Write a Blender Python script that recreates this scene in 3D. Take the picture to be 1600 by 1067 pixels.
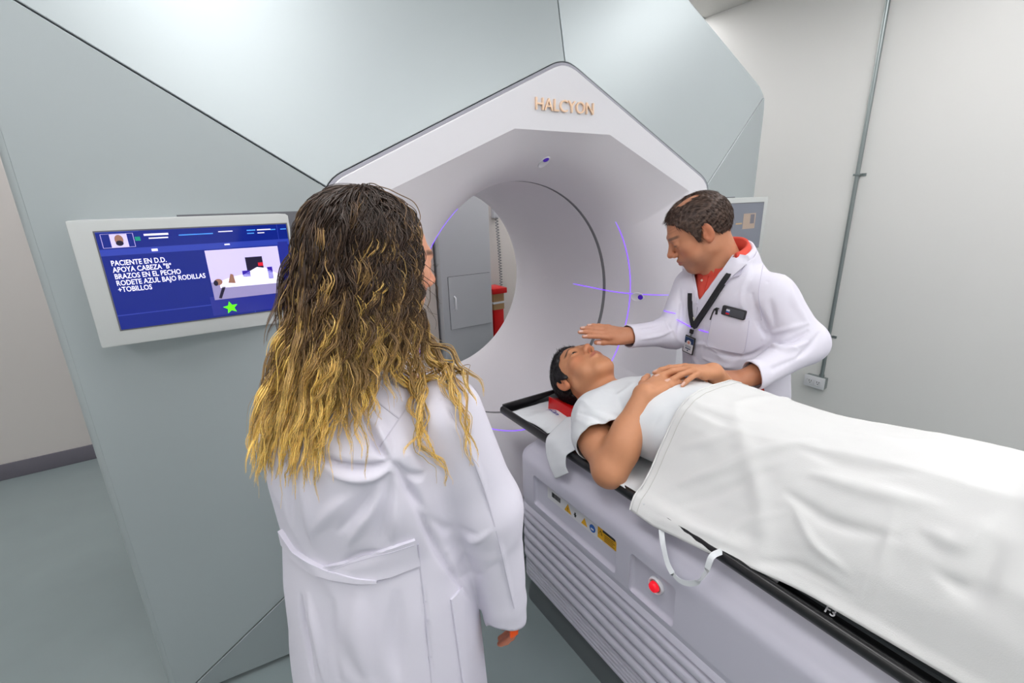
import bpy, bmesh, math, random
import numpy as np
from mathutils import Vector, Matrix, Quaternion, noise
from mathutils.bvhtree import BVHTree
random.seed(7); rng = np.random.default_rng(7)
for o in list(bpy.data.objects): bpy.data.objects.remove(o)
S = bpy.context.scene; COL = S.collection
# ------------------------------------------------------------------ camera
CAMH, FPX, YAW, PITCH, ROLL = 1.53, 730.37, 0.56512, 0.29362, -0.0272
def cam_axes():
    f = Vector((math.sin(YAW)*math.cos(PITCH), math.cos(YAW)*math.cos(PITCH), -math.sin(PITCH)))
    r = Vector((math.cos(YAW), -math.sin(YAW), 0)); u = r.cross(f)
    return r*math.cos(ROLL)+u*math.sin(ROLL), -r*math.sin(ROLL)+u*math.cos(ROLL), f
CR, CU, CF = cam_axes(); CAM = Vector((0, 0, CAMH))
cd = bpy.data.cameras.new('camera'); cam = bpy.data.objects.new('camera', cd); COL.objects.link(cam)
cd.sensor_width = 36; cd.lens = FPX*36/1600; cd.clip_start = 0.02
cam.matrix_world = Matrix.Translation(CAM) @ Matrix((CR, CU, -CF)).transposed().to_4x4()
S.camera = cam
# ------------------------------------------------------------------ world and exposure
W = bpy.data.worlds.new('world'); S.world = W; W.use_nodes = True
W.node_tree.nodes['Background'].inputs[0].default_value = (0.85, 0.88, 1, 1)
W.node_tree.nodes['Background'].inputs[1].default_value = 0.25
S.view_settings.view_transform = 'Standard'; S.view_settings.look = 'None'
S.view_settings.exposure = 0.0; S.view_settings.gamma = 1.0; S.view_settings.use_curve_mapping = False
# unseen ceiling lamps, extra ones added to even out the light: centre x, y, size x, size y, power per area
LAMPS = [(-1.6, 0.6), (-0.2, 0.2), (1.2, -0.6), (2.6, 0.3), (-1.6, -1.6), (-0.2, -1.7), (1.2, -1.9), (2.6, -1.6), (-1.2, 2.7), (0.6, 3.2), (1.7, 3.0), (2.9, 3.0)]
LAMP_E = 7.6

# ------------------------------------------------------------------ helpers
def lin(c):
    return tuple(((v/255)/12.92 if v/255 <= 0.04045 else ((v/255+0.055)/1.055)**2.4) for v in c)
MATS = {}
def mat(name, rgb, rough=0.5, metal=0.0, emit=0, noise_amt=0, nscale=20, bump=0, bscale=60, coat=0, sss=0, vcol=None, spec=None, aniso=None):
    if name in MATS: return MATS[name]
    m = bpy.data.materials.new(name); m.use_nodes = True; nt = m.node_tree; b = nt.nodes['Principled BSDF']
    c = lin(rgb); b.inputs['Base Color'].default_value = (*c, 1)
    b.inputs['Roughness'].default_value = rough; b.inputs['Metallic'].default_value = metal
    if spec is not None: b.inputs['Specular IOR Level'].default_value = spec
    if coat: b.inputs['Coat Weight'].default_value = coat; b.inputs['Coat Roughness'].default_value = 0.1
    if sss: b.inputs['Subsurface Weight'].default_value = sss; b.inputs['Subsurface Radius'].default_value = (0.012, 0.005, 0.003)
    if emit: b.inputs['Emission Color'].default_value = (*c, 1); b.inputs['Emission Strength'].default_value = emit
    tc = nt.nodes.new('ShaderNodeTexCoord'); base = None
    if vcol:
        a = nt.nodes.new('ShaderNodeVertexColor'); a.layer_name = vcol; base = a.outputs['Color']
        nt.links.new(base, b.inputs['Base Color'])
    if noise_amt:
        n = nt.nodes.new('ShaderNodeTexNoise'); n.inputs['Scale'].default_value = nscale; n.inputs['Detail'].default_value = 4
        nt.links.new(tc.outputs['Object'], n.inputs['Vector'])
        r = nt.nodes.new('ShaderNodeMapRange'); r.inputs['To Min'].default_value = 1-noise_amt; r.inputs['To Max'].default_value = 1+noise_amt
        nt.links.new(n.outputs['Fac'], r.inputs['Value'])
        x = nt.nodes.new('ShaderNodeMix'); x.data_type = 'RGBA'; x.blend_type = 'MULTIPLY'; x.inputs['Factor'].default_value = 1
        if base: nt.links.new(base, x.inputs['A'])
        else: x.inputs['A'].default_value = (*c, 1)
        nt.links.new(r.outputs['Result'], x.inputs['B']); nt.links.new(x.outputs['Result'], b.inputs['Base Color'])
    if bump:
        n = nt.nodes.new('ShaderNodeTexNoise'); n.inputs['Scale'].default_value = bscale; n.inputs['Detail'].default_value = 5
        nt.links.new(tc.outputs['Object'], n.inputs['Vector'])
        bp = nt.nodes.new('ShaderNodeBump'); bp.inputs['Strength'].default_value = bump; bp.inputs['Distance'].default_value = 0.01
        nt.links.new(n.outputs['Fac'], bp.inputs['Height']); nt.links.new(bp.outputs['Normal'], b.inputs['Normal'])
    MATS[name] = m; return m

def link(name, me, m=None, parent=None, smooth=False):
    o = bpy.data.objects.new(name, me); COL.objects.link(o)
    if m is not None:
        for q in (m if isinstance(m, (list, tuple)) else [m]): me.materials.append(q)
    if parent is not None: o.parent = parent
    if smooth: me.polygons.foreach_set('use_smooth', [True]*len(me.polygons))
    return o
def mesh(name, v, f, m=None, parent=None, smooth=False, kind=None):
    me = bpy.data.meshes.new(name); me.from_pydata([tuple(p) for p in v], [], f); me.update()
    bm = bmesh.new(); bm.from_mesh(me); bmesh.ops.recalc_face_normals(bm, faces=bm.faces); bm.to_mesh(me); bm.free()
    o = link(name, me, m, parent, smooth)
    if kind: o['kind'] = kind
    return o
def fast_mesh(name, v, f, m=None, parent=None, smooth=True):
    v = np.asarray(v, dtype=np.float32); f = np.asarray(f, dtype=np.int32); k = f.shape[1]
    me = bpy.data.meshes.new(name); me.vertices.add(len(v)); me.vertices.foreach_set('co', v.ravel())
    me.loops.add(f.size); me.loops.foreach_set('vertex_index', f.ravel())
    me.polygons.add(len(f)); me.polygons.foreach_set('loop_start', np.arange(len(f), dtype=np.int32)*k)
    me.update(calc_edges=True); me.validate()
    o = link(name, me, m, parent, False)
    if smooth: me.polygons.foreach_set('use_smooth', np.ones(len(me.polygons), dtype=bool))
    return o
def set_vcol(o, cols, name='Col'):
    a = o.data.color_attributes.new(name, 'FLOAT_COLOR', 'POINT')
    c = np.ones((len(o.data.vertices), 4), dtype=np.float32); c[:, :3] = cols; a.data.foreach_set('color', c.ravel())
def thing(name, label, cat, loc=(0, 0, 0), group=None):
    o = bpy.data.objects.new(name, None); COL.objects.link(o); o.location = loc; o.empty_display_size = 0.1
    o['label'] = label; o['category'] = cat
    if group: o['group'] = group
    bpy.context.view_layer.update()
    return o
def tag(o, label=None, cat=None, group=None, kind=None):
    if label: o['label'] = label
    if cat: o['category'] = cat
    if group: o['group'] = group
    if kind: o['kind'] = kind
    return o
def keep(o, parent):           # parent while the mesh is already written in world coordinates
    o.parent = parent; m = Matrix.Identity(4); q = parent
    while q is not None: m = Matrix.Translation(-Vector(q.location)) @ m; q = q.parent
    o.matrix_parent_inverse = m
    return o
def box_bm(bm, x0, x1, y0, y1, z0, z1):
    vs = [bm.verts.new((x, y, z)) for z in (z0, z1) for (x, y) in ((x0, y0), (x1, y0), (x1, y1), (x0, y1))]
    for f in ((3,2,1,0), (4,5,6,7), (0,1,5,4), (1,2,6,5), (2,3,7,6), (3,0,4,7)): bm.faces.new([vs[i] for i in f])
def box(name, x0, x1, y0, y1, z0, z1, m, parent=None, bev=0, seg=2, mtx=None):
    bm = bmesh.new(); box_bm(bm, x0, x1, y0, y1, z0, z1)
    if bev: bmesh.ops.bevel(bm, geom=list(bm.edges), offset=bev, segments=seg, affect='EDGES', profile=0.6)
    if mtx is not None: bm.transform(mtx)
    me = bpy.data.meshes.new(name); bm.to_mesh(me); bm.free()
    o = link(name, me, m)
    if parent is not None: keep(o, parent)
    if bev: me.polygons.foreach_set('use_smooth', [True]*len(me.polygons)); autosmooth(o)
    return o
def autosmooth(o, ang=40):
    me = o.data; bm = bmesh.new(); bm.from_mesh(me)
    for e in bm.edges:
        if len(e.link_faces) == 2 and e.calc_face_angle(0) > math.radians(ang): e.smooth = False
    for f in bm.faces: f.smooth = True
    bm.to_mesh(me); bm.free()
def wmesh(name, v, f, m, parent, smooth=False, ang=35):
    o = mesh(name, v, f, m)
    if parent is not None: keep(o, parent)
    if smooth: autosmooth(o, ang)
    return o
def tube(name, pts, r, m, parent=None, n=8, cap=True):
    pts = [Vector(p) for p in pts]; rr = r if isinstance(r, (list, tuple)) else [r]*len(pts)
    v = []; f = []; prev = None
    for i, p in enumerate(pts):
        t = (pts[min(i+1, len(pts)-1)]-pts[max(i-1, 0)]).normalized()
        if prev is None: a = t.orthogonal().normalized()
        else: a = (prev-t*prev.dot(t)).normalized()
        prev = a; b = t.cross(a)
        for k in range(n):
            th = 2*math.pi*k/n; v.append(p+(a*math.cos(th)+b*math.sin(th))*rr[i])
    for i in range(len(pts)-1):
        for k in range(n): f.append((i*n+k, i*n+(k+1) % n, (i+1)*n+(k+1) % n, (i+1)*n+k))
    if cap: f.append(tuple(range(n))[::-1]); f.append(tuple(range((len(pts)-1)*n, len(pts)*n)))
    return wmesh(name, v, f, m, parent, True, 60)
def text(name, s, size, origin, ax, az, m, parent, depth=0.0, align='LEFT', bold=0.0, sx=1.0):
    c = bpy.data.curves.new(name, 'FONT'); c.body = s; c.size = size; c.extrude = depth; c.align_x = align; c.offset = bold; c.resolution_u = 3
    t = bpy.data.objects.new(name, c); COL.objects.link(t)
    dg = bpy.context.evaluated_depsgraph_get(); me = bpy.data.meshes.new_from_object(t.evaluated_get(dg))
    bpy.data.objects.remove(t); ax = Vector(ax).normalized(); az = Vector(az).normalized(); n = ax.cross(az)
    M = Matrix.Translation(Vector(origin)) @ Matrix((ax*sx, az, n)).transposed().to_4x4(); me.transform(M); me.name = name
    o = link(name, me, m)
    if parent is not None: keep(o, parent)
    return o
def pray(px, py): return (CR*(px-800) - CU*(py-533.5) + CF*FPX)      # direction of a photograph pixel
def at_x(px, py, X): d = pray(px, py); return CAM + d*(X/d.x)
def at_y(px, py, Y): d = pray(px, py); return CAM + d*(Y/d.y)

# ------------------------------------------------------------------ materials
M_white = mat('white_shell', (226, 225, 230), 0.35, spec=0.4)
M_funnel = mat('bore_shell', (224, 221, 226), 0.45)
M_silver = mat('silver_panel', (179, 187, 189), 0.5, metal=0.45, noise_amt=0.015, nscale=3)
M_dark = mat('dark_gap', (104, 105, 110), 0.6)
M_ring = mat('ring_groove', (128, 128, 132), 0.4)
M_gold = mat('rose_gold', (255, 222, 192), 0.3, metal=0.55)
M_wall = mat('painted_wall', (226, 225, 222), 0.42, noise_amt=0.015, nscale=2, bump=0.03, bscale=40)
M_backwall = mat('painted_back_wall', (214, 208, 204), 0.6, noise_amt=0.015, nscale=2)
M_floor = mat('vinyl_floor', (134, 146, 147), 0.38, noise_amt=0.07, nscale=6)
M_base = mat('rubber_baseboard', (112, 108, 118), 0.45, noise_amt=0.05)
M_ceil = mat('ceiling_tile', (205, 204, 200), 0.8, noise_amt=0.03, nscale=60, bump=0.2, bscale=150)
M_lamp = mat('lamp_diffuser', (253, 252, 253), 0.5, emit=LAMP_E)
M_metal = mat('galvanised_steel', (150, 158, 158), 0.35, metal=0.8)
M_black = mat('black_carbon', (22, 22, 24), 0.28, noise_amt=0.2, nscale=80)
M_couch = mat('couch_shell', (198, 196, 209), 0.35)
M_plinth = mat('couch_plinth', (98, 103, 106), 0.4)
M_red = mat('red_plastic', (206, 12, 16), 0.35)
M_laser = mat('painted_laser_light', (120, 60, 255), 0.5, emit=1.6)
M_frame = mat('display_frame', (196, 199, 198), 0.4)

# ------------------------------------------------------------------ room
RX, BY, LX, FY, CH = 3.34, 3.74, -2.6, -3.2, 2.76
def struct(o): o['kind'] = 'structure'; return o
struct(box('floor', LX-.1, RX+.1, FY-.1, BY+.1, -.1, 0, M_floor))
struct(box('wall_right', RX, RX+.1, FY, BY, 0, CH, M_wall))
struct(box('wall_back', LX, RX, BY, BY+.1, 0, CH, M_backwall))
struct(box('wall_left', LX-.1, LX, FY, BY, 0, CH, M_wall))
struct(box('wall_front', LX, RX, FY-.1, FY, 0, CH, M_wall))
struct(box('baseboard_back', LX, RX, BY-.012, BY, 0, .1, M_base, bev=.004))
struct(box('baseboard_right', RX-.012, RX, FY, BY, 0, .1, M_base, bev=.004))
struct(box('baseboard_left', LX, LX+.012, FY, BY, 0, .1, M_base, bev=.004))
# ceiling: grid of tiles with recessed joints
ceil = struct(box('ceiling', LX-.1, RX+.1, FY-.1, BY+.1, CH+.03, CH+.1, M_dark))
tm = None
nx = int(math.ceil((RX-LX)/.61)); ny = int(math.ceil((BY-FY)/.61))
lampcells = set()
for (lx, ly) in LAMPS: lampcells.add((int((RX-lx)/.61), int((BY-ly)/.61)))
for i in range(nx):
    for j in range(ny):
        if (i, j) in lampcells or (i, j+1) in lampcells: continue
        x1 = RX-i*.61; y1 = BY-j*.61
        if tm is None:
            t = box('ceiling_tile', -.304, .304, -.304, .304, 0, .03, M_ceil); tm = t.data
        else: t = bpy.data.objects.new('ceiling_tile', tm); COL.objects.link(t)
        t.location = (x1-.305, y1-.305, CH); t.parent = ceil
for (i, j) in sorted(lampcells):
    x1 = RX-i*.61; y1 = BY-j*.61; cx0, cy0 = x1-.305, y1-.0
    wy = 'behind the gantry' if cy0 > 2 else ('over the people and couch' if cy0 > -1 else 'near the front wall')
    wx = 'at the left wall' if cx0 < -1 else ('left of the couch' if cx0 < .6 else ('above the couch line' if cx0 < 2 else 'by the right wall'))
    L = thing('unseen_ceiling_light', 'unseen ceiling light panel set out for even light, %s, %s' % (wy, wx), 'light', (cx0, cy0, CH), 'ceiling light panels set out for even light')
    box('diffuser', cx0-.28, cx0+.28, cy0-.58, cy0+.58, CH-.002, CH+.01, M_lamp, L)
    fr = bmesh.new()
    for a in ((-.305,-.28,-.61,.61), (.28,.305,-.61,.61), (-.28,.28,-.61,-.58), (-.28,.28,.58,.61)):
        box_bm(fr, cx0+a[0], cx0+a[1], cy0+a[2], cy0+a[3], CH-.006, CH+.02)
    me = bpy.data.meshes.new('frame'); fr.to_mesh(me); fr.free(); keep(link('frame', me, M_frame), L)

# ------------------------------------------------------------------ gantry
GX, GY, GZ, RB = 1.114, 1.38, 1.094, 0.51
G = thing('radiotherapy_machine', 'large silver and white ring gantry with round bore, built-in displays and glowing lettering', 'machine', (GX, 1.9, 0))
UL, TOP, LL, BOT = (-.831, 1.585), (0, 1.978), (-.831, .536), (0, .147)
KO, AO, BO, BC = (-1.448, 2.017), (0, 2.69), (-1.448, .02), (0, .02)
def bez2(a, c, b, n=5): return [((1-t)**2*a[0]+2*t*(1-t)*c[0]+t*t*b[0], (1-t)**2*a[1]+2*t*(1-t)*c[1]+t*t*b[1]) for t in [i/n for i in range(n+1)]]
def toward(p, q, d): L = math.hypot(q[0]-p[0], q[1]-p[1]); return (p[0]+(q[0]-p[0])*d/L, p[1]+(q[1]-p[1])*d/L)
def mir(p): return (-p[0], p[1])
def fillet(prev, p, nxt, d, n=6): return bez2(toward(p, prev, d), p, toward(p, nxt, d), n)
def offset(poly, d):             # inward offset of a convex CCW/CW polygon
    A = sum(poly[i][0]*poly[(i+1) % len(poly)][1]-poly[(i+1) % len(poly)][0]*poly[i][1] for i in range(len(poly)))
    s = 1 if A > 0 else -1; out = []
    n = len(poly)
    for i in range(n):
        p0, p1, p2 = poly[i-1], poly[i], poly[(i+1) % n]
        def nrm(a, b):
            L = math.hypot(b[0]-a[0], b[1]-a[1]) or 1; return (-(b[1]-a[1])/L*s, (b[0]-a[0])/L*s)
        n1, n2 = nrm(p0, p1), nrm(p1, p2); k = 1+n1[0]*n2[0]+n1[1]*n2[1]; k = max(k, .25)
        out.append((p1[0]+(n1[0]+n2[0])*d/k, p1[1]+(n1[1]+n2[1])*d/k))
    return out
SL = {'L': .245, 'T': .232, 'B': .206}
def depth(kind, x, z):
    x = -abs(x)
    if kind == 'L': d = -x-.831
    elif kind == 'T': d = ((x-TOP[0])*-.428+(z-TOP[1])*.904)
    else: d = (-(x-BOT[0])*.424-(z-BOT[1])*.906)
    return GY+max(d, -.05)*SL[kind]
fUL = fillet(TOP, UL, LL, .07, 8); fLL = fillet(UL, LL, BOT, .07, 8); fTOP = fillet(UL, TOP, mir(UL), .06, 8)
fK = fillet(AO, KO, BO, .09, 8)
def facet(kind, side):
    if kind == 'L': poly = fUL[4:] + fLL[:5] + [BO] + fK[4:][::-1]
    elif kind == 'T': poly = fTOP[:5][::-1] + fUL[:5] + fK[:5][::-1] + [AO]
    else: poly = fLL[4:] + [BOT] + [BC] + [BO]
    if kind == 'T': poly = [AO] + [fTOP[k] for k in (4, 3, 2, 1, 0)] + [fUL[k] for k in range(5)] + [fK[k] for k in (4, 3, 2, 1, 0)]
    if side > 0: poly = [mir(p) for p in poly][::-1]
    poly = offset(poly, .002)
    # keep the outer rim clear for the rounded shroud edge
    v = []; n = len(poly)
    for dy in (0, .02):
        for (x, z) in poly: v.append((GX+x, depth(kind, x, z)+dy, z))
    f = [tuple(range(n)), tuple(range(n, 2*n))[::-1]]+[(i, (i+1) % n, n+(i+1) % n, n+i) for i in range(n)]
    o = wmesh('facet_panel', v, f, M_silver, G)
    b = o.modifiers.new('b', 'BEVEL'); b.width = .0018; b.segments = 1; b.limit_method = 'ANGLE'
    return o
for s in (-1, 1):
    for k in ('L', 'T', 'B'): facet(k, s)
# dark core just behind the panels
def ring_core():
    v = []; f = []
    for s in (-1, 1):
        for k, P in (('L', [UL, LL, BO, KO]), ('T', [TOP, UL, KO, AO]), ('B', [LL, BOT, BC, BO])):
            b = len(v); 
            for (x, z) in P: v.append((GX+s*x, depth(k, x, z)+.016, z))
            f.append((b, b+1, b+2, b+3))
    return wmesh('core_frame', v, f, M_dark, G)
ring_core()
# shroud swept round the outline
out = [BO] + fK[::-1] + [AO] + [mir(p) for p in fK] + [mir(BO)]
prof = [(-.004, .006), (.006, .010), (.014, .02), (.018, .035), (.018, .12), (-.02, .95), (-.06, 1.12)]
v = []; f = []; n = len(out)
for j, (o_, dy) in enumerate(prof):
    for i, p in enumerate(out):
        a = out[max(i-1, 0)]; b = out[min(i+1, n-1)]; tx, tz = b[0]-a[0], b[1]-a[1]; L = math.hypot(tx, tz)
        nx_, nz_ = -tz/L, tx/L
        if i in (0, n-1): nx_, nz_ = (-1 if i == 0 else 1), 0
        v.append((GX+p[0]+nx_*o_, 1.53+dy-.004, p[1]+nz_*o_))
for j in range(len(prof)-1):
    for i in range(n-1): f.append((j*n+i, j*n+i+1, (j+1)*n+i+1, (j+1)*n+i))
wmesh('side_shroud', v, f, M_silver, G, True, 50)
# bezel: white face between rounded hexagon and octagonal mouth
hexo = []
for seq in (fTOP, ): pass
NB = 96
def ray_poly(poly, c, th):
    dx, dz = math.cos(th), math.sin(th); best = None
    for i in range(len(poly)):
        a, b = poly[i], poly[(i+1) % len(poly)]; ex, ez = b[0]-a[0], b[1]-a[1]; den = dx*ez-dz*ex
        if abs(den) < 1e-9: continue
        t = ((a[0]-c[0])*ez-(a[1]-c[1])*ex)/den; u = ((a[0]-c[0])*dz-(a[1]-c[1])*dx)/den
        if t > 0 and -1e-6 <= u <= 1+1e-6 and (best is None or t < best): best = t
    return best
fBOT = [(x, 2*1.0625-z) for (x, z) in fTOP][::-1]
hexp = fTOP[::-1] + fUL + fLL + fBOT[::-1] + [mir(p) for p in fLL[::-1]] + [mir(p) for p in fUL[::-1]]
# CCW order built explicitly
hexp = [p for p in fTOP] + [mir(p) for p in fUL] + [mir(p) for p in fLL] + [(p[0], 2*1.0625-p[1]) for p in fTOP[::-1]] + fLL[::-1] + fUL[::-1]
octp = [(-.21, 1.751), (.21, 1.751), (.69, 1.547), (.69, .577), (.21, .369), (-.21, .369), (-.69, .577), (-.69, 1.547)]
c0 = (0, 1.07)
angs = set(math.atan2(p[1]-c0[1], p[0]-c0[0]) for p in hexp+octp) | set(-math.pi+2*math.pi*i/NB for i in range(NB))
angs = sorted(angs); aa = [angs[0]]
for a in angs[1:]:
    if a-aa[-1] > 1e-4: aa.append(a)
angs = aa; n = len(angs)
PO = .006
hx = offset(hexp, .010)
v = []; 
def ringpts(rad, y): return [(GX+c0[0]+math.cos(a)*r, y, c0[1]+math.sin(a)*r) for a, r in zip(angs, rad)]
ho = [ray_poly(hx, c0, a) for a in angs]; oc = [ray_poly(octp, c0, a) for a in angs]
rings = [ringpts(ho, GY+.03), ringpts(ho, GY-PO+.003), ringpts([r-.003 for r in ho], GY-PO), ringpts(oc, GY-PO)]
v = [p for r in rings for p in r]; f = []
for j in range(len(rings)-1):
    for i in range(n): f.append((j*n+i, j*n+(i+1) % n, (j+1)*n+(i+1) % n, (j+1)*n+i))
wmesh('bezel', v, f, M_white, G, True, 30)
M_trim = mat('bezel_trim', (158, 158, 168), .6)
t1 = [ray_poly(offset(hexp, -.0005), c0, a) for a in angs]; t0 = [ray_poly(offset(hexp, .0006), c0, a) for a in angs]
tr_ = [ringpts(t1, GY+.02), ringpts(t0, GY-.0005), ringpts([r+.0008 for r in ho], GY-PO+.0035), ringpts([r-.001 for r in ho], GY+.01)]
wmesh('bezel_trim', [p for r in tr_ for p in r], [(j*n+i, j*n+(i+1) % n, (j+1)*n+(i+1) % n, (j+1)*n+i) for j in range(3) for i in range(n)], M_trim, G, True, 30)
# funnel: octagon mouth flowing into the round bore
YR = 1.69
def funnel_point(a, t):          # t 0 at mouth, 1 at ring
    r0 = ray_poly(octp, c0, a); p0 = (c0[0]+math.cos(a)*r0, c0[1]+math.sin(a)*r0)
    a2 = math.atan2(p0[1]-1.094, p0[0]); p1 = (math.cos(a2)*RB, 1.094+math.sin(a2)*RB)
    RF = .63; k = (1-t)**2.1; q = (1-t)**7
    cx_, cz_ = math.cos(a2)*RF, 1.094+math.sin(a2)*RF
    y = GY-PO+(YR-.008-GY+PO)*(t**0.85)
    return (GX+p1[0]+(cx_-p1[0])*k+(p0[0]-cx_)*q, y, p1[1]+(cz_-p1[1])*k+(p0[1]-cz_)*q)
NT = 22; v = [funnel_point(a, j/NT) for j in range(NT+1) for a in angs]; f = []
for j in range(NT):
    for i in range(n): f.append((j*n+i, j*n+(i+1) % n, (j+1)*n+(i+1) % n, (j+1)*n+i))
funnel = wmesh('bore_funnel', v, f, M_funnel, G, True, 80)
def lathe(name, prof, m, parent, N=96, ang=35, cy=None):      # profile of (radius, y) about the bore axis
    v = []; f = []
    for (r, y) in prof:
        for k in range(N):
            a = 2*math.pi*k/N; v.append((GX+math.cos(a)*r, y, GZ+math.sin(a)*r))
    for j in range(len(prof)-1):
        for k in range(N): f.append((j*N+k, j*N+(k+1) % N, (j+1)*N+(k+1) % N, (j+1)*N+k))
    return wmesh(name, v, f, m, parent, True, ang)
lathe('bore_ring', [(RB, YR-.008), (RB+.003, YR-.007), (RB+.003, YR+.011), (RB, YR+.012)], M_ring, G)
lathe('bore_tube', [(RB, YR+.012), (RB, 2.40), (RB+.004, 2.46), (RB+.03, 2.53), (RB+.1, 2.6), (.9, 2.64)], M_funnel, G)
lathe('rear_cover', [(.9, 2.64), (1.1, 2.64), (1.1, 2.55)], M_silver, G)
# lettering
txt = text('name_lettering', 'HALCYON', .054, (GX-.004, GY-PO-.004, 1.812), (1, 0, 0), (0, 0, 1), M_gold, G, depth=.0035, align='CENTER')
# laser ports
M_lens = mat('violet_lens', (60, 20, 150), 0.2, emit=.5)
bm = bmesh.new(); bm.from_mesh(funnel.data); bvhF = BVHTree.FromBMesh(bm); bm.free()
def port(px, py):
    h, nrm, _, _ = bvhF.ray_cast(CAM, pray(px, py).normalized())
    if nrm.dot(CAM-h) < 0: nrm = -nrm
    a = nrm.orthogonal().normalized(); b = nrm.cross(a); ax = Vector((0, 1, 0)); ax = (ax-nrm*ax.dot(nrm)).normalized(); bx = nrm.cross(ax)
    def disc(name, c, rr, ks, m, lift):
        v = []; f = []; N = 28
        for (r, l) in zip(rr, lift):
            for k in range(N):
                t = 2*math.pi*k/N; v.append(c+ax*math.cos(t)*r*ks+bx*math.sin(t)*r+nrm*l)
        for j in range(len(rr)-1):
            for k in range(N): f.append((j*N+k, j*N+(k+1) % N, (j+1)*N+(k+1) % N, (j+1)*N+k))
        f.append(tuple(range((len(rr)-1)*N, len(rr)*N)))
        return wmesh(name, v, f, m, None, True, 50)
    p = disc('laser_port', h, (.021, .0195, .017), 1.5, M_white, (.0, .0035, .0012)); keep(p, G)
    l = disc('lens', h-ax*.014, (.012, .011), 1, M_lens, (.0018, .003)); l.parent = p
    return h
port(996, 464); port(850, 253)
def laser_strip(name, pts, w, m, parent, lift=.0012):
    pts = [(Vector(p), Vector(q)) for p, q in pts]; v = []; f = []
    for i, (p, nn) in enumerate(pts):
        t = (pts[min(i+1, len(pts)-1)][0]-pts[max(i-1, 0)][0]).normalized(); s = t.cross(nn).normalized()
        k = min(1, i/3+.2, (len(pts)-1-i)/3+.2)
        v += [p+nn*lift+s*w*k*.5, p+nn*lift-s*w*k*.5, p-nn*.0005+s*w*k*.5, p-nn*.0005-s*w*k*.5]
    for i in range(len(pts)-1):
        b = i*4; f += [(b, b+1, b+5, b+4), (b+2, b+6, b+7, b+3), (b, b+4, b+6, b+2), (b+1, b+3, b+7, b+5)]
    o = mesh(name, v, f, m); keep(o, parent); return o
def sagittal_ring(Y, a0, a1, N=40):     # line where the plane Y = const meets the funnel
    res = []
    for i in range(N+1):
        a = math.radians(a0+(a1-a0)*i/N); d = Vector((math.cos(a), 0, math.sin(a)))
        h, nn, _, _ = bvhF.ray_cast(Vector((GX, Y, GZ)), d)
        if h is None: continue
        if nn.dot(d) > 0: nn = -nn
        res.append((h, nn))
    return res
laser_strip('painted_laser_line', sagittal_ring(1.545, 38, -40), .0028, M_laser, G)  # glowing strips on the funnel stand in for projected laser light
laser_strip('painted_laser_line', sagittal_ring(1.545, 130, 190), .0028, M_laser, G)
laser_strip('painted_laser_line', sagittal_ring(1.545, 236, 262), .0028, M_laser, G)
def hz(z, y0, y1, N=30):
    res = []
    for i in range(N+1):
        y = y0+(y1-y0)*i/N; d = Vector((1, 0, 0))
        if y < YR-.01:
            h, nn, _, _ = bvhF.ray_cast(Vector((GX, y, z)), d)
        else: h = Vector((GX+math.sqrt(RB**2-(z-GZ)**2)-.0005, y, z)); nn = Vector((GX-h.x, 0, GZ-z)).normalized()
        if h is None: continue
        if nn.dot(d) > 0: nn = -nn
        res.append((h, nn))
    return res
laser_strip('painted_laser_line', hz(1.09, 1.40, 1.93), .0028, M_laser, G)

# displays
def display(sx, label, content):
    X0, X1 = (-.249, .218) if sx < 0 else (2*GX-.218, 2*GX+.249)
    z0, z1, Y = 1.222, 1.512, 1.400
    D = box('display', X0, X1, Y, 1.56, z0, z1, M_frame, G, bev=.006); D['label'] = label
    a = .0045
    xr0, xr1 = (X0+.2, X1+a) if sx < 0 else (X0-a, X1-.2)
    pts = []
    for (x, z) in ((xr0, z0-.002), (xr1, z0-.002), (xr1, z1+a), (xr0, z1+a)):
        pts.append((x, depth('L', x-GX, z)-.0015, z))
    pts += [(p[0], p[1]+.008, p[2]) for p in pts]
    r = wmesh('recess', pts, [(0,1,2,3), (7,6,5,4), (0,4,5,1), (1,5,6,2), (2,6,7,3), (3,7,4,0)], M_dark, G)
    return D, X0, X1, z0, z1, Y
def sub(o, part):          # world-space mesh as a sub-part of a part of the machine
    o.parent = part; return o
M_blue = mat('screen_blue', (14, 30, 112), 0.12, emit=.75)
M_blue2 = mat('screen_blue_light', (42, 58, 150), 0.12, emit=.7)
M_scr_w = mat('screen_white', (222, 218, 240), 0.3, emit=.75)
M_scr_c = mat('screen_cyan', (70, 140, 220), 0.3, emit=.8)
M_scr_g = mat('screen_green', (90, 235, 20), 0.3, emit=.9)
M_scr_l = mat('screen_lilac', (190, 180, 222), 0.3, emit=.7)
M_scr_k = mat('screen_dark', (30, 26, 50), 0.3, emit=.5)
M_scr_s = mat('screen_skin', (140, 100, 85), 0.3, emit=.6)
M_scr_r = mat('screen_red', (200, 30, 50), 0.3, emit=.6)
D, X0, X1, z0, z1, Y = display(-1, 'left display with a blue screen of white capital text', None)
ya = Y-.0012
sub(box('screen_border', -.207, .190, ya, ya+.002, 1.258, 1.488, M_dark), D)
SX0, SX1, SZ0, SZ1 = -.204, .187, 1.261, 1.485
ya -= .0008
sub(box('screen', SX0, SX1, ya, ya+.001, SZ0, SZ1, M_blue), D)
def U(u): return SX0+(SX1-SX0)*u
def V(w): return SZ1-(SZ1-SZ0)*w
def pic(name, rects, m, yy):
    for (u0, u1, w0, w1) in rects: sub(box(name, U(u0), U(u1), yy-.0003, yy, V(w1), V(w0), m), D)
pic('screen_band', [(.0, 1, .17, .235), (.0, .78, .845, .855), (.72, .725, .85, 1), (.94, .943, 0, .9), (.0, .2, .0, .006)], M_blue2, ya)
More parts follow.
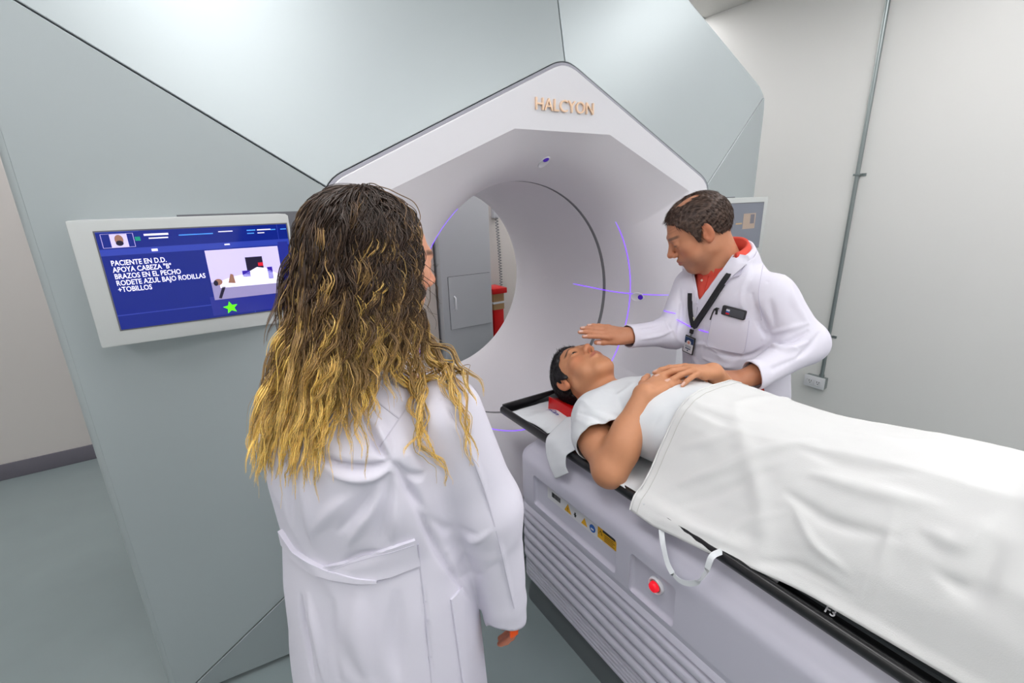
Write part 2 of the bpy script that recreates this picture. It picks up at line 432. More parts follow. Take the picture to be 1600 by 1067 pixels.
pic('screen_band', [(.48, .93, .76, .98), (.93, .99, .2, .98)], mat('screen_blue_mid', (36, 44, 130), .15, emit=.6), ya-.0002)
pic('screen_portrait', [(.02, .17, .02, .022), (.02, .17, .155, .158), (.02, .022, .02, .157), (.168, .17, .02, .157), (.06, .14, .025, .155)], M_scr_l, ya-.0004)
def blob(name, c, rx, rz, m, yy, N=14):
    v = [(U(c[0])+rx*math.cos(2*math.pi*k/N), yy, V(c[1])+rz*math.sin(2*math.pi*k/N)) for k in range(N)]
    v += [(p[0], yy+.0003, p[2]) for p in v]; f = [tuple(range(N)), tuple(range(N, 2*N))[::-1]]+[(i, (i+1) % N, N+(i+1) % N, N+i) for i in range(N)]
    return sub(mesh(name, v, f, m), D)
blob('screen_portrait', (.10, .08), .008, .011, M_scr_s, ya-.0008); blob('screen_portrait', (.10, .115), .007, .006, M_scr_k, ya-.001)
pic('screen_text_line', [(.22, .34, .035, .055), (.24, .335, .075, .088), (.60, .68, .045, .055)], M_scr_w, ya-.0004)
pic('screen_text_line', [(.39, .57, .06, .07), (.76, .81, .045, .057), (.76, .80, .08, .09), (.90, .93, .05, .06), (.96, 1.0-.005, .05, .06)], M_scr_c, ya-.0004)
pic('screen_text_line', [(.82, .90, .045, .057), (.82, .86, .08, .09), (.24,.27,.19,.215), (.62,.65,.185,.2)], M_scr_w, ya-.0006)
pic('screen_mark', [(.175, .2, .06, .1)], mat('screen_teal', (20, 130, 110), .3, emit=.7), ya-.0006)
for i, s in enumerate(['PACIENTE EN D.D.', 'APOYA CABEZA "B"', 'BRAZOS EN EL PECHO', 'RODETE AZUL BAJO RODILLAS', '+TOBILLOS']):
    t = text('screen_text', s, .0165, (U(.035), ya-.0008, V(.335+.068*i)), (1, 0, 0), (0, 0, 1), M_scr_w, None, bold=.0003, sx=.76); sub(t, D)
pic('screen_picture', [(.505, .925, .245, .80)], M_scr_l, ya-.0004)
pic('screen_picture', [(.505, .925, .60, .80)], mat('screen_grey', (140, 132, 175), .3, emit=.6), ya-.0007)
pic('screen_picture', [(.72, .82, .35, .53)], M_scr_k, ya-.001)
pic('screen_picture', [(.79, .82, .42, .46)], M_scr_r, ya-.0013)
pic('screen_picture', [(.69, .735, .50, .57), (.84, .87, .48, .62)], mat('screen_violet', (50, 30, 150), .3, emit=.6), ya-.0013)
def poly2(name, pts, m, yy):
    N = len(pts); v = [(U(a), yy, V(b)) for a, b in pts]+[(U(a), yy+.0003, V(b)) for a, b in pts]
    f = [tuple(range(N)), tuple(range(N, 2*N))[::-1]]+[(i, (i+1) % N, N+(i+1) % N, N+i) for i in range(N)]
    return sub(mesh(name, v, f, m), D)
poly2('screen_picture', [(.55, .60), (.62, .56), (.70, .54), (.78, .47), (.83, .49), (.925, .60), (.925, .68), (.55, .67)], M_scr_w, ya-.0016)
poly2('screen_picture', [(.53, .78), (.56, .66), (.58, .66), (.545, .79)], M_scr_k, ya-.0016)
blob('screen_picture', (.545, .60), .009, .008, M_scr_s, ya-.0019); blob('screen_picture', (.53, .61), .005, .007, M_scr_k, ya-.0021)
poly2('screen_picture', [(.60, .62), (.62, .52), (.635, .53), (.64, .63)], M_scr_s, ya-.0021)
v5 = []
for k in range(10):
    a = math.radians(90+36*k+6); r = .0165 if k % 2 == 0 else .0075; v5.append((.585+r*math.cos(a)/(SX1-SX0)*1.05, .905-r*math.sin(a)/(SZ1-SZ0)))
poly2('screen_star', v5, M_scr_g, ya-.0012)
D2, X0, X1, z0, z1, Y = display(1, 'right display with a dim grey screen and pale orange picture', None)
M_dim = mat('dim_screen', (118, 122, 134), .2, emit=.1)
def sub2(o): return sub(o, D2)
sub2(box('screen_border', 2.035, 2.440, Y-.0012, Y+.001, 1.258, 1.488, M_dark))
sub2(box('screen', 2.039, 2.436, Y-.002, Y-.001, 1.262, 1.484, M_dim))
sub2(box('screen_picture', 2.27, 2.375, Y-.0023, Y-.002, 1.36, 1.435, mat('dim_picture', (170, 150, 135), .3, emit=.1)))
sub2(box('screen_picture', 2.33, 2.365, Y-.0026, Y-.0023, 1.385, 1.43, mat('dim_picture_dark', (110, 108, 118), .3, emit=.05)))
sub2(box('screen_text_line', 2.21, 2.262, Y-.0023, Y-.002, 1.385, 1.392, mat('dim_text', (180, 150, 110), .3, emit=.1)))

# ------------------------------------------------------------------ couch
T = thing('treatment_couch', 'long white patient couch with ribbed base and black carbon top running into the bore', 'couch', (GX, 0, 0))
CY0, CY1 = -1.15, 1.29
XL = 0.822; HW = GX-XL
def sweep_side(prof, name, m, y0=CY0, y1=CY1, parent=None, rc=.06, closed_end=True):
    """profile of (inset from side face, z); swept round a rounded rectangle in plan"""
    path = []
    def corner(cx_, cy_, a0, a1, n=6):
        for i in range(n+1):
            a = math.radians(a0+(a1-a0)*i/n); path.append((cx_, cy_, math.cos(a), math.sin(a)))
    corner(GX+HW-rc, y1-rc, 0, 90); corner(GX-HW+rc, y1-rc, 90, 180); corner(GX-HW+rc, y0+rc, 180, 270); corner(GX+HW-rc, y0+rc, 270, 360)
    n = len(path); v = []; f = []
    for (ins, z) in prof:
        for (x, y, a, b) in path: v.append((x+a*(rc-ins), y+b*(rc-ins), z))
    for j in range(len(prof)-1):
        for i in range(n): f.append((j*n+i, j*n+(i+1) % n, (j+1)*n+(i+1) % n, (j+1)*n+i))
    f.append(tuple(range(n))); f.append(tuple(range((len(prof)-1)*n, len(prof)*n)))
    return wmesh(name, v, f, m, parent or T, True, 50)
sweep_side([(.015, 0), (.013, .012), (.03, .1), (.02, .105), (.02, .115), (.04, .118)], 'plinth', M_plinth)
# fine stripes then five broad bellows ribs
for i in range(5):
    z = .118+i*.0165; sweep_side([(.012, z), (.006, z+.003), (.006, z+.0115), (.012, z+.0155)], 'fine_rib', M_couch)
for i in range(5):
    z = .203+i*.044; sweep_side([(.014, z), (.004, z+.006), (-.001, z+.018), (.001, z+.034), (.014, z+.0425)], 'bellows_rib', M_couch)
# upper shell with recesses on the camera side, built as a grid
shell_prof = [(.03, .424), (.004, .427), (-.002, .434), (.0, .442), (.006, .452), (.004, .462), (.0, .475), (.0, .50), (.0, .525), (.0, .55), (.0, .575), (.0, .60), (.0, .62), (.0, .638), (.004, .652), (.012, .662), (.028, .676), (.045, .69), (.058, .71), (.066, .722), (.12, .726)]
sh = sweep_side(shell_prof, 'base_shell', M_couch)
def recess(y0, y1, za, zb, depthv, skew=.02, name='recess_panel'):
    """shallow pan set into the side of the shell: floor plus sloped lips standing a hair proud of the shell"""
    xo = XL-.0012
    o = [(xo, y0, za), (xo, y1, za), (xo, y1, zb), (xo, y0, zb)]
    lip = .004
    def pr(k, x): return [(x, y0+k, za+k), (x, y1-k, za+k), (x, y1-k, zb-k), (x, y0+k, zb-k)]
    rings = [pr(-lip, XL+.0005), pr(0, xo), pr(lip*.6, xo), pr(skew, XL+depthv)]
    v = [p for r in rings for p in r]; f = []
    for j in range(3):
        for i in range(4): f.append((j*4+i, j*4+(i+1) % 4, (j+1)*4+(i+1) % 4, (j+1)*4+i))
    f.append((12, 13, 14, 15)); return wmesh(name, v, f, M_couch, T)
# cut real openings in the shell for both recesses
def cut(obj, x0, x1, y0, y1, z0, z1):
    c = box('cutter', x0, x1, y0, y1, z0, z1, None, bev=.012, seg=3); md = obj.modifiers.new('c', 'BOOLEAN'); md.object = c; md.operation = 'DIFFERENCE'; md.solver = 'EXACT'
    dg = bpy.context.evaluated_depsgraph_get(); me = bpy.data.meshes.new_from_object(obj.evaluated_get(dg)); obj.modifiers.clear(); obj.data = me; bpy.data.objects.remove(c); autosmooth(obj, 40)
cut(sh, XL-.05, XL+.014, .775, 1.18, .488, .605)
cut(sh, XL-.05, XL+.014, .572, .722, .478, .603)
# stickers
M_y = mat('warning_yellow', (222, 165, 15), .4); M_k = mat('print_black', (25, 25, 25), .5); M_bl = mat('print_blue', (30, 90, 170), .4); M_paper = mat('label_white', (215, 215, 218), .4)
xs = XL+.0134
box('rating_label', xs, xs+.001, .845, 1.115, .545, .588, M_paper, T)
bm = bmesh.new()
yy = 1.09
while yy > 1.045:
    w = random.choice((.0006, .001, .0015)); box_bm(bm, xs-.0008, xs, yy-w, yy, .562, .58); yy -= w+random.choice((.0012, .002))
me = bpy.data.meshes.new('barcode'); bm.to_mesh(me); bm.free(); keep(link('barcode', me, M_k), T)
def tri(y, z, s, m, name='warning_triangle'):
    x = xs-.0012; P = [(y+s, z-s*.8), (y-s, z-s*.8), (y, z+s)]
    v = [(x, a, b) for a, b in P]+[(x+.001, a, b) for a, b in P]
    return wmesh(name, v, [(0,1,2), (5,4,3), (0,3,4,1), (1,4,5,2), (2,5,3,0)], m, T)
tri(1.005, .566, .017, M_y); tri(.925, .566, .014, M_y)
text('exclamation_mark', '!', .02, (xs-.0016, 1.007, .556), (0, -1, 0), (0, 0, 1), M_k, T, bold=.0004)
box('person_symbol', xs-.001, xs, .966, .972, .556, .572, M_k, T); box('person_symbol', xs-.001, xs, .963, .975, .562, .565, M_k, T)
def discx(y, z, r, m, name, x=None, th=.001):
    x = x or xs-.001; N = 20; v = [(x, y+r*math.cos(2*math.pi*k/N), z+r*math.sin(2*math.pi*k/N)) for k in range(N)]; v += [(x+th, p[1], p[2]) for p in v]
    return wmesh(name, v, [tuple(range(N)), tuple(range(N, 2*N))[::-1]]+[(i, (i+1) % N, N+(i+1) % N, N+i) for i in range(N)], m, T, True, 40)
discx(.888, .566, .013, M_bl, 'blue_symbol'); box('blue_symbol', xs-.0018, xs-.001, .882, .894, .561, .566, M_paper, T)
yl = box('warning_label', xs-.0004, xs+.001, .787, .865, .552, .598, M_y, T)
box('warning_label_header', xs-.0012, xs-.0003, .792, .843, .583, .592, M_k, T)
bm = bmesh.new()
for k in range(4): box_bm(bm, xs-.001, xs-.0003, .794+.006*(k % 2), .836, .557+k*.006, .5585+k*.006)
me = bpy.data.meshes.new('warning_label_text'); bm.to_mesh(me); bm.free(); keep(link('warning_label_text', me, M_k), T)
tri(.853, .574, .008, M_k); tri(.853, .5735, .0055, M_y).location.x -= .0006
# emergency button
M_btn = mat('red_button', (235, 20, 40), .25, emit=.5)
def lathe_x(name, cy, cz, prof, m, N=28):
    v = []; f = []
    for (x, r) in prof:
        for k in range(N): a = 2*math.pi*k/N; v.append((x, cy+r*math.cos(a), cz+r*math.sin(a)))
    for j in range(len(prof)-1):
        for k in range(N): f.append((j*N+k, j*N+(k+1) % N, (j+1)*N+(k+1) % N, (j+1)*N+k))
    f.append(tuple(range(N))); f.append(tuple(range((len(prof)-1)*N, len(prof)*N)))
    return wmesh(name, v, f, m, T, True, 50)
BYY, BZZ = .640, .552
lathe_x('button_ring', BYY, BZZ, [(XL+.014, .024), (XL+.008, .0235), (XL+.005, .021), (XL+.007, .0175), (XL+.013, .017)], M_white)
lathe_x('button_ring', BYY, BZZ, [(XL+.013, .0172), (XL+.007, .0168), (XL+.006, .0155), (XL+.012, .015)], M_metal)
lathe_x('emergency_button', BYY, BZZ, [(XL+.013, .0148), (XL+.004, .0145), (XL-.003, .013), (XL-.006, .009), (XL-.007, .003)], M_btn)
# carbon top: shallow tray with rolled edge
TZ = .752
def tray():
    N = 26; Yend = 1.435
    sec = [(-.262, .013), (-.269, .009), (-.271, -.001), (-.268, -.013), (-.258, -.022), (-.23, -.03), (0, -.032)]   # outside going under
    ins = [(0, -.024), (-.19, -.023), (-.222, -.019), (-.236, -.011), (-.243, .001), (-.250, .009), (-.257, .0135)]
    prof = sec+ins; loop = prof+[(-x, z) for x, z in prof[::-1] if x != 0 or True]
    # order: outside left->centre, outside centre->right, inside right->centre, inside centre->left
    loop = sec+[(-x, z) for x, z in sec[::-1][1:]]+[(-x, z) for x, z in ins[::-1]]+ins[::-1][::-1][::1]
    loop = sec+[(-x, z) for x, z in sec[::-1][1:]]+[(-x, z) for x, z in ins[::-1]]+ins[1:]
    v = []; f = []; n = len(loop)
    ys = [(-1.2, 0), (1.30, 0), (1.36, .0), (1.39, .006), (1.415, .016), (1.43, .024)]
    for (y, lift) in ys:
        for (x, z) in loop: v.append((GX+x, y, TZ+max(z, z+lift*(1-abs(x)/.265)*1.3)))
    for j in range(len(ys)-1):
        for i in range(n): f.append((j*n+i, j*n+(i+1) % n, (j+1)*n+(i+1) % n, (j+1)*n+i))
    f.append(tuple(range(n))); f.append(tuple(range((len(ys)-1)*n, len(ys)*n)))
    return wmesh('tray', v, f, M_black, T, True, 50)
tray()
# upright lip across the head end
v = []; 
wmesh('head_lip', [(GX+a, y, z) for (y, z) in ((1.425, TZ-.02), (1.44, TZ-.02), (1.437, TZ+.018), (1.428, TZ+.018)) for a in (-.255, .255)], [(0,1,3,2), (2,3,5,4), (4,5,7,6), (6,7,1,0), (0,2,4,6), (1,7,5,3)], M_black, T)
# top lid strip between shell and tray
box('carriage', GX-.2, GX+.2, CY0+.05, 1.25, .72, .738, M_plinth, T)
# index notches on the rail
for y in (1.30, .372, .205, .04):
    tube('index_notch', [(GX-.264, y+.017*math.cos(a), TZ-.008+.012*math.sin(a)) for a in [math.pi*k/10 for k in range(11)]], .0035, M_black, T, 6)
text('index_mark', 'F3', .02, (GX-.236, .285, TZ+.0015), (0, -1, 0), (.75, 0, .66), M_paper, T, bold=.0005)

# ------------------------------------------------------------------ wall fittings
Cn = thing('conduit', 'thin galvanised conduit pipe running down the right wall to the outlet', 'pipe', (RX-.02, 1.36, .33))
tube('pipe', [(RX-.018, 1.36, .338), (RX-.018, 1.36, CH)], .0115, M_metal, Cn, 12)
for z in (.62, 1.62):
    box('pipe_clamp', RX-.032, RX, 1.342, 1.378, z-.006, z+.006, M_metal, Cn, bev=.002); box('clamp_tab', RX-.004, RX, 1.32, 1.345, z-.008, z+.008, M_metal, Cn)
tube('connector', [(RX-.018, 1.36, .33), (RX-.018, 1.36, .352)], .016, M_metal, Cn, 12)
Ou = thing('power_outlet', 'white double wall socket on a steel box at the foot of the conduit', 'outlet', (RX, 1.39, .30))
box('junction_box', RX-.045, RX, 1.325, 1.448, .262, .336, M_metal, Ou, bev=.003)
box('cover_plate', RX-.05, RX-.044, 1.322, 1.451, .259, .339, M_paper, Ou, bev=.003)
for y in (1.362, 1.411):
    s = box('socket', RX-.053, RX-.049, y-.018, y+.018, .282, .316, M_paper, Ou, bev=.006)
    bm = bmesh.new()
    box_bm(bm, RX-.0536, RX-.0528, y-.008, y-.005, .298, .309); box_bm(bm, RX-.0536, RX-.0528, y+.005, y+.008, .298, .309); box_bm(bm, RX-.0536, RX-.0528, y-.003, y+.003, .288, .293)
    me = bpy.data.meshes.new('slots'); bm.to_mesh(me); bm.free(); k_ = link('slots', me, M_k); k_.parent = s

# things beyond the bore
M_cab = mat('cabinet_grey', (196, 197, 202), .45)
M_ivory = mat('warm_panel', (224, 212, 204), .5)
Cb = thing('cabinet', 'tall pale grey cabinet with a small square door seen through the bore', 'cabinet', (1.7, 3.55, 0))
box('body', 1.50, 1.955, 3.38, 3.73, 0, 2.0, M_cab, Cb, bev=.006)
box('door_gap', 1.555, 1.938, 3.378, 3.381, .527, .962, M_dark, Cb)
dr = box('door', 1.558, 1.934, 3.370, 3.379, .531, .958, M_cab, Cb)
h_ = tube('handle', [(1.60, 3.371, .80), (1.60, 3.345, .79), (1.60, 3.345, .70), (1.60, 3.371, .69)], .007, M_white, None, 8)
h_.parent = dr
Pn = box('service_panel', 1.12, 1.48, 3.45, 3.73, 0, 2.0, M_ivory, bev=.006); tag(Pn, 'warm ivory side panel left of the grey cabinet seen through the bore', 'panel')
Ph = thing('wall_handset', 'grey handset with a coiled cord hanging on the back wall beyond the bore', 'handset', (2.16, 3.72, 1.5))
box('cradle', 2.185, 2.245, 3.69, 3.74, 1.38, 1.62, M_cab, Ph, bev=.01)
pts = []
for i in range(420):
    t = i/419; z = 1.40-1.05*t; a = t*2*math.pi*42; x = 2.215+.03*math.sin(t*2.5); r = .013
    pts.append((x+r*math.cos(a), 3.70+r*math.sin(a), z))
tube('coiled_cord', pts, .0035, mat('cord_grey', (120, 122, 126), .5), Ph, 5)
Bn = thing('waste_bin_stand', 'red topped stand with tan middle beside the grey cabinet beyond the bore', 'stand', (2.12, 3.6, 0))
M_tan = mat('tan_card', (176, 138, 96), .7)
box('body', 2.04, 2.14, 3.50, 3.66, 0, .60, M_red, Bn, bev=.004)
box('tan_band', 2.035, 2.145, 3.495, 3.665, .60, .745, M_tan, Bn, bev=.003); box('white_stripe', 2.03, 2.15, 3.49, 3.67, .655, .672, M_paper, Bn)
box('lid', 2.02, 2.165, 3.47, 3.68, .745, .795, M_red, Bn, bev=.008)
# ------------------------------------------------------------------ soft-body modelling: smooth union of tapered limbs, meshed
def V3(*a): return np.array(a, dtype=np.float32)
class Grid:
    def __init__(s, lo, hi, h):
        s.h = h; s.lo = np.array(lo, dtype=np.float32); s.n = np.ceil((np.array(hi)-s.lo)/h).astype(int)+1
        s.D = np.full(tuple(s.n), 1.0, dtype=np.float32)
        s.ax = [s.lo[i]+np.arange(s.n[i], dtype=np.float32)*h for i in range(3)]
    def sl(s, lo, hi, m):
        a = np.clip(np.floor((np.array(lo)-m-s.lo)/s.h).astype(int), 0, s.n); b = np.clip(np.ceil((np.array(hi)+m-s.lo)/s.h).astype(int)+1, 0, s.n)
        return tuple(slice(a[i], b[i]) for i in range(3))
    def pts(s, sl): return s.ax[0][sl[0]][:, None, None], s.ax[1][sl[1]][None, :, None], s.ax[2][sl[2]][None, None, :]
def smin(a, b, k):
    if k <= 1e-6: return np.minimum(a, b)
    h = np.clip(.5+.5*(b-a)/k, 0, 1); return b*(1-h)+a*h-k*h*(1-h)
def smax(a, b, k): return -smin(-a, -b, k)
def cap(a, b, ra, rb=None, k=.01, sub=False): return ('cap', V3(*a), V3(*b), ra, rb if rb is not None else ra, k, sub)
def ell(c, r, R=None, k=.01, sub=False): return ('ell', V3(*c), V3(*r), np.eye(3, dtype=np.float32) if R is None else np.asarray(R, dtype=np.float32), None, k, sub)   # R rows = axes
def sec(O, ax, ay, az, rows, k=.02, p=2.3, sub=False):  # rows: (t, offset_x, offset_y, half_x, half_y)
    return ('sec', V3(*O), (V3(*ax), V3(*ay), V3(*az)), np.array(rows, dtype=np.float32), p, k, sub)
def bounds(p):
    if p[0] == 'cap':
        r = max(p[3], p[4]); return np.minimum(p[1], p[2])-r, np.maximum(p[1], p[2])+r
    if p[0] == 'ell':
        e = np.abs(p[3]).T@p[2]; return p[1]-e, p[1]+e
    O, (ax, ay, az), rows = p[1], p[2], p[3]; P = []
    for (t, ox, oy, hx_, hy_) in rows:
        for a in (-1, 1):
            for b in (-1, 1): P.append(O+az*t+ax*(ox+a*hx_)+ay*(oy+b*hy_))
    P = np.array(P); return P.min(0), P.max(0)
def evalp(p, X, Y, Z):
    if p[0] == 'cap':
        a, b, ra, rb = p[1], p[2], p[3], p[4]; d = b-a; L = float(d@d)+1e-12
        x, y, z = X-a[0], Y-a[1], Z-a[2]; t = np.clip((x*d[0]+y*d[1]+z*d[2])/L, 0, 1)
        return np.sqrt((x-t*d[0])**2+(y-t*d[1])**2+(z-t*d[2])**2)-(ra+(rb-ra)*t)
    if p[0] == 'ell':
        x, y, z = X-p[1][0], Y-p[1][1], Z-p[1][2]; R, r = p[3], p[2]
        q = [(x*R[i][0]+y*R[i][1]+z*R[i][2]) for i in range(3)]
        k0 = np.sqrt((q[0]/r[0])**2+(q[1]/r[1])**2+(q[2]/r[2])**2); k1 = np.sqrt((q[0]/r[0]**2)**2+(q[1]/r[1]**2)**2+(q[2]/r[2]**2)**2)
        return k0*(k0-1)/np.maximum(k1, 1e-6)
    O, (ax, ay, az), rows, pw = p[1], p[2], p[3], p[4]
    x, y, z = X-O[0], Y-O[1], Z-O[2]
    u = x*ax[0]+y*ax[1]+z*ax[2]; w = x*ay[0]+y*ay[1]+z*ay[2]; t = x*az[0]+y*az[1]+z*az[2]
    ts = rows[:, 0]; f = lambda i: np.interp(t, ts, rows[:, i]).astype(np.float32)
    a, b = f(3), f(4); uu = np.abs(u-f(1))/a; ww = np.abs(w-f(2))/b
    d = ((uu**pw+ww**pw)**(1/pw)-1)*np.minimum(a, b)
    return smax(smax(d, t-ts[-1], .03), ts[0]-t, .002)
def evaluate(G_, prims, k_group=None):
    """prims: list of primitives or nested lists (list, k) that are formed on their own first"""
    for p in prims:
        if isinstance(p, tuple) and isinstance(p[0], list):
            sub_, k = p; lo = np.min([bounds(q)[0] for q in sub_], axis=0); hi = np.max([bounds(q)[1] for q in sub_], axis=0)
            sl = G_.sl(lo, hi, max(.02, k+.01))
            if any(s_.stop <= s_.start for s_ in sl): continue
            X, Y, Z = G_.pts(sl); acc = None
            for q in sub_:
                d = evalp(q, X, Y, Z)
                if acc is None: acc = d
                elif q[6]: acc = smax(acc, -d, q[5])
                else: acc = smin(acc, d, q[5])
            G_.D[sl] = smin(G_.D[sl], acc, k)
        else:
            lo, hi = bounds(p); k = p[5]; sl = G_.sl(lo, hi, k+max(.012, 3*G_.h))
            if any(s_.stop <= s_.start for s_ in sl): continue
            X, Y, Z = G_.pts(sl); d = evalp(p, X, Y, Z)
            G_.D[sl] = smax(G_.D[sl], -d, k) if p[6] else smin(G_.D[sl], d, k)
    return G_
def allbounds(prims):
    P = []
    for p in prims: P += p[0] if isinstance(p[0], list) else [p]
    P = [q for q in P if not q[6]]
    return np.min([bounds(q)[0] for q in P], axis=0)-.02, np.max([bounds(q)[1] for q in P], axis=0)+.02
def nets(G_):
    D = G_.D; ins = D < 0; nx, ny, nz = D.shape
    c = np.zeros((nx-1, ny-1, nz-1), dtype=np.int8)
    for dx in (0, 1):
        for dy in (0, 1):
            for dz in (0, 1): c += ins[dx:nx-1+dx, dy:ny-1+dy, dz:nz-1+dz]
    act = (c > 0) & (c < 8); idx = -np.ones(act.shape, dtype=np.int32); ii = np.argwhere(act); idx[act] = np.arange(len(ii))
    acc = np.zeros((len(ii), 3), dtype=np.float64); cnt = np.zeros(len(ii))
    corners = [(a, b, c_) for a in (0, 1) for b in (0, 1) for c_ in (0, 1)]
    val = {q: D[ii[:, 0]+q[0], ii[:, 1]+q[1], ii[:, 2]+q[2]] for q in corners}
    for q in corners:
        for ax in range(3):
            if q[ax] == 0:
                r = list(q); r[ax] = 1; r = tuple(r); a, b = val[q], val[r]; m = (a < 0) != (b < 0)
                t = np.where(m, a/np.where(m, a-b, 1), 0); P = np.tile(np.array(q, dtype=np.float64), (len(ii), 1)); P[:, ax] += t
                acc[m] += P[m]; cnt[m] += 1
    v = (ii+acc/cnt[:, None])*G_.h+G_.lo; faces = []
    for ax in range(3):
        o1, o2 = [(1, 2), (2, 0), (0, 1)][ax]
        a = [slice(None)]*3; b = [slice(None)]*3; a[ax] = slice(0, -1); b[ax] = slice(1, None)
        for q in (a, b):
            q[o1] = slice(1, -1) if True else q[o1]; q[o2] = slice(1, -1)
        A, B = ins[tuple(a)], ins[tuple(b)]; e = np.argwhere(A != B)
        if not len(e): continue
        flip = A[tuple(e.T)]
        e = e.copy(); e[:, o1] += 1; e[:, o2] += 1
        def g(d1, d2):
            k = e.copy(); k[:, o1] -= d1; k[:, o2] -= d2; return idx[k[:, 0], k[:, 1], k[:, 2]]
        q = np.stack([g(1, 1), g(0, 1), g(0, 0), g(1, 0)], 1); q[~flip] = q[~flip][:, ::-1]; faces.append(q)
    f = np.concatenate(faces); return v, f[(f >= 0).all(1)]
def relax(v, f, it=1, lam=.5):
    n = len(v); e = np.concatenate([f[:, [i, (i+1) % f.shape[1]]] for i in range(f.shape[1])])
    for _ in range(it):
        s_ = np.zeros_like(v); c = np.zeros(n)
        for d in range(3): s_[:, d] = np.bincount(e[:, 0], v[e[:, 1], d], n)+np.bincount(e[:, 1], v[e[:, 0], d], n)
        c = np.bincount(e[:, 0], minlength=n)+np.bincount(e[:, 1], minlength=n)
        v = v+(s_/np.maximum(c, 1)[:, None]-v)*lam
    return v
def build(prims, h, it=1, lo=None, hi=None):
    a, b = allbounds(prims)
    if lo is not None: a = np.maximum(a, lo)
    if hi is not None: b = np.minimum(b, hi)
    G_ = Grid(a, b, h); evaluate(G_, prims); v, f = nets(G_); return relax(v, f, it), f
def normals(v, f):
    a = np.cross(v[f[:, 2]]-v[f[:, 0]], v[f[:, 3]]-v[f[:, 1]]); n = np.zeros_like(v)
    for k in range(4):
        for d in range(3): n[:, d] += np.bincount(f[:, k], a[:, d], len(v))
    return n/np.maximum(np.linalg.norm(n, axis=1), 1e-12)[:, None]
def merge(parts):
    V_ = []; F = []; o = 0
    for v, f in parts: V_.append(v); F.append(f+o); o += len(v)
    return np.concatenate(V_), np.concatenate(F)
def bvh_of(v, f): return BVHTree.FromPolygons([tuple(p) for p in v], [tuple(int(i) for i in q) for q in f])
def wn(v, sc, seed=0.0, octv=2):       # value noise by summed sines: cheap, smooth, deterministic
    r = np.random.default_rng(int(seed*1000)+11); out = np.zeros(len(v)); amp = 1; tot = 0
    for o in range(octv):
        for _ in range(5):
            d = r.normal(size=3); d /= np.linalg.norm(d); out += amp*np.sin(v@d*sc*(.7+.6*r.random())+r.random()*6.28)
        tot += amp*2.2; sc *= 2.1; amp *= .5
    return out/tot
def seg_dist(v, pts):
    best = np.full(len(v), 9.0); tt = np.zeros(len(v)); n = len(pts)-1
    for i in range(n):
        a, b = pts[i], pts[i+1]; d = b-a; L = d@d+1e-12; t = np.clip((v-a)@d/L, 0, 1); q = np.linalg.norm(v-a-t[:, None]*d, axis=1)
        m = q < best; best[m] = q[m]; tt[m] = (i+t[m])/n
    return best, tt
def hit(bvh, px, py, dflt=None):
    h, n_, _, _ = bvh.ray_cast(CAM, pray(px, py).normalized())
    if h is None: return None, None
    if n_.dot(CAM-h) < 0: n_ = -n_
    return h, n_
def fold(v, nrm, bvh, pxs, amp, width, taper=True):
    """a crease (amp < 0) or ridge (amp > 0) running over the cloth through the given places"""
    P = []
    for (x, y) in pxs:
        h, _ = hit(bvh, x, y)
        if h is not None: P.append(np.array(h))
    if len(P) < 2: return v
    # smooth the polyline
    P = np.array(P); t = np.linspace(0, len(P)-1, 6*len(P)); Q = np.stack([np.interp(t, range(len(P)), P[:, i]) for i in range(3)], 1)
    for _ in range(4): Q[1:-1] = (Q[:-2]+Q[2:]+2*Q[1:-1])/4
    d, tt = seg_dist(v, Q); w = .8*width*(1 if not taper else (.45+.55*np.sin(np.pi*np.clip(tt, .02, .98))))
    a = amp*1.5*(np.sin(np.pi*np.clip(tt, .03, .97))**.5 if taper else 1)
    return v+nrm*(a*np.exp(-(d/w)**2))[:, None]
def patch(name, quad, bvh, m, parent, nu=14, nv=14, lift=.003, th=.002, world=False, edge=True):
    """cloth piece lying on another surface; quad = four places (or two polylines: top, bottom)"""
    if len(quad) == 2: top, bot = quad
    else: top, bot = [quad[0], quad[1]], [quad[3], quad[2]]
    def at(poly, u):
        t = u*(len(poly)-1); i = min(int(t), len(poly)-2); t -= i; return [poly[i][k]*(1-t)+poly[i+1][k]*t for k in (0, 1)]
    H = {}; D_ = {}
    for j in range(nv+1):
        for i in range(nu+1):
            a, b = at(top, i/nu), at(bot, i/nu); p = [a[k]+(b[k]-a[k])*j/nv for k in (0, 1)]; h, n_ = hit(bvh, *p)
            D_[i, j] = pray(*p).normalized()
            if h is not None: H[i, j] = (h, n_, (h-CAM).length)
    ds = sorted(q[2] for q in H.values()); med = ds[len(ds)//3]
    H = {k: q for k, q in H.items() if abs(q[2]-med) < .13}
    v = []; v2 = []
    for j in range(nv+1):
        for i in range(nu+1):
            if (i, j) in H: h, n_, _ = H[i, j]
            else:
                k = min(H, key=lambda q: (q[0]-i)**2+(q[1]-j)**2); h, n_ = CAM+D_[i, j]*H[k][2], H[k][1]
            v.append(h+n_*lift); v2.append(h-n_*.001)
    n = len(v); W_ = nu+1; f = []
    for j in range(nv):
        for i in range(nu): a = j*W_+i; f.append((a, a+1, a+W_+1, a+W_)); f.append((n+a, n+a+W_, n+a+W_+1, n+a+1))
    rim = [i for i in range(W_)]+[j*W_+nu for j in range(1, nv+1)]+[nv*W_+i for i in range(nu-1, -1, -1)]+[j*W_ for j in range(nv-1, 0, -1)]
    for i in range(len(rim)): a, b = rim[i], rim[(i+1) % len(rim)]; f.append((a, b, n+b, n+a))
    return wmesh(name, v+v2, f, m, parent, True, 60)
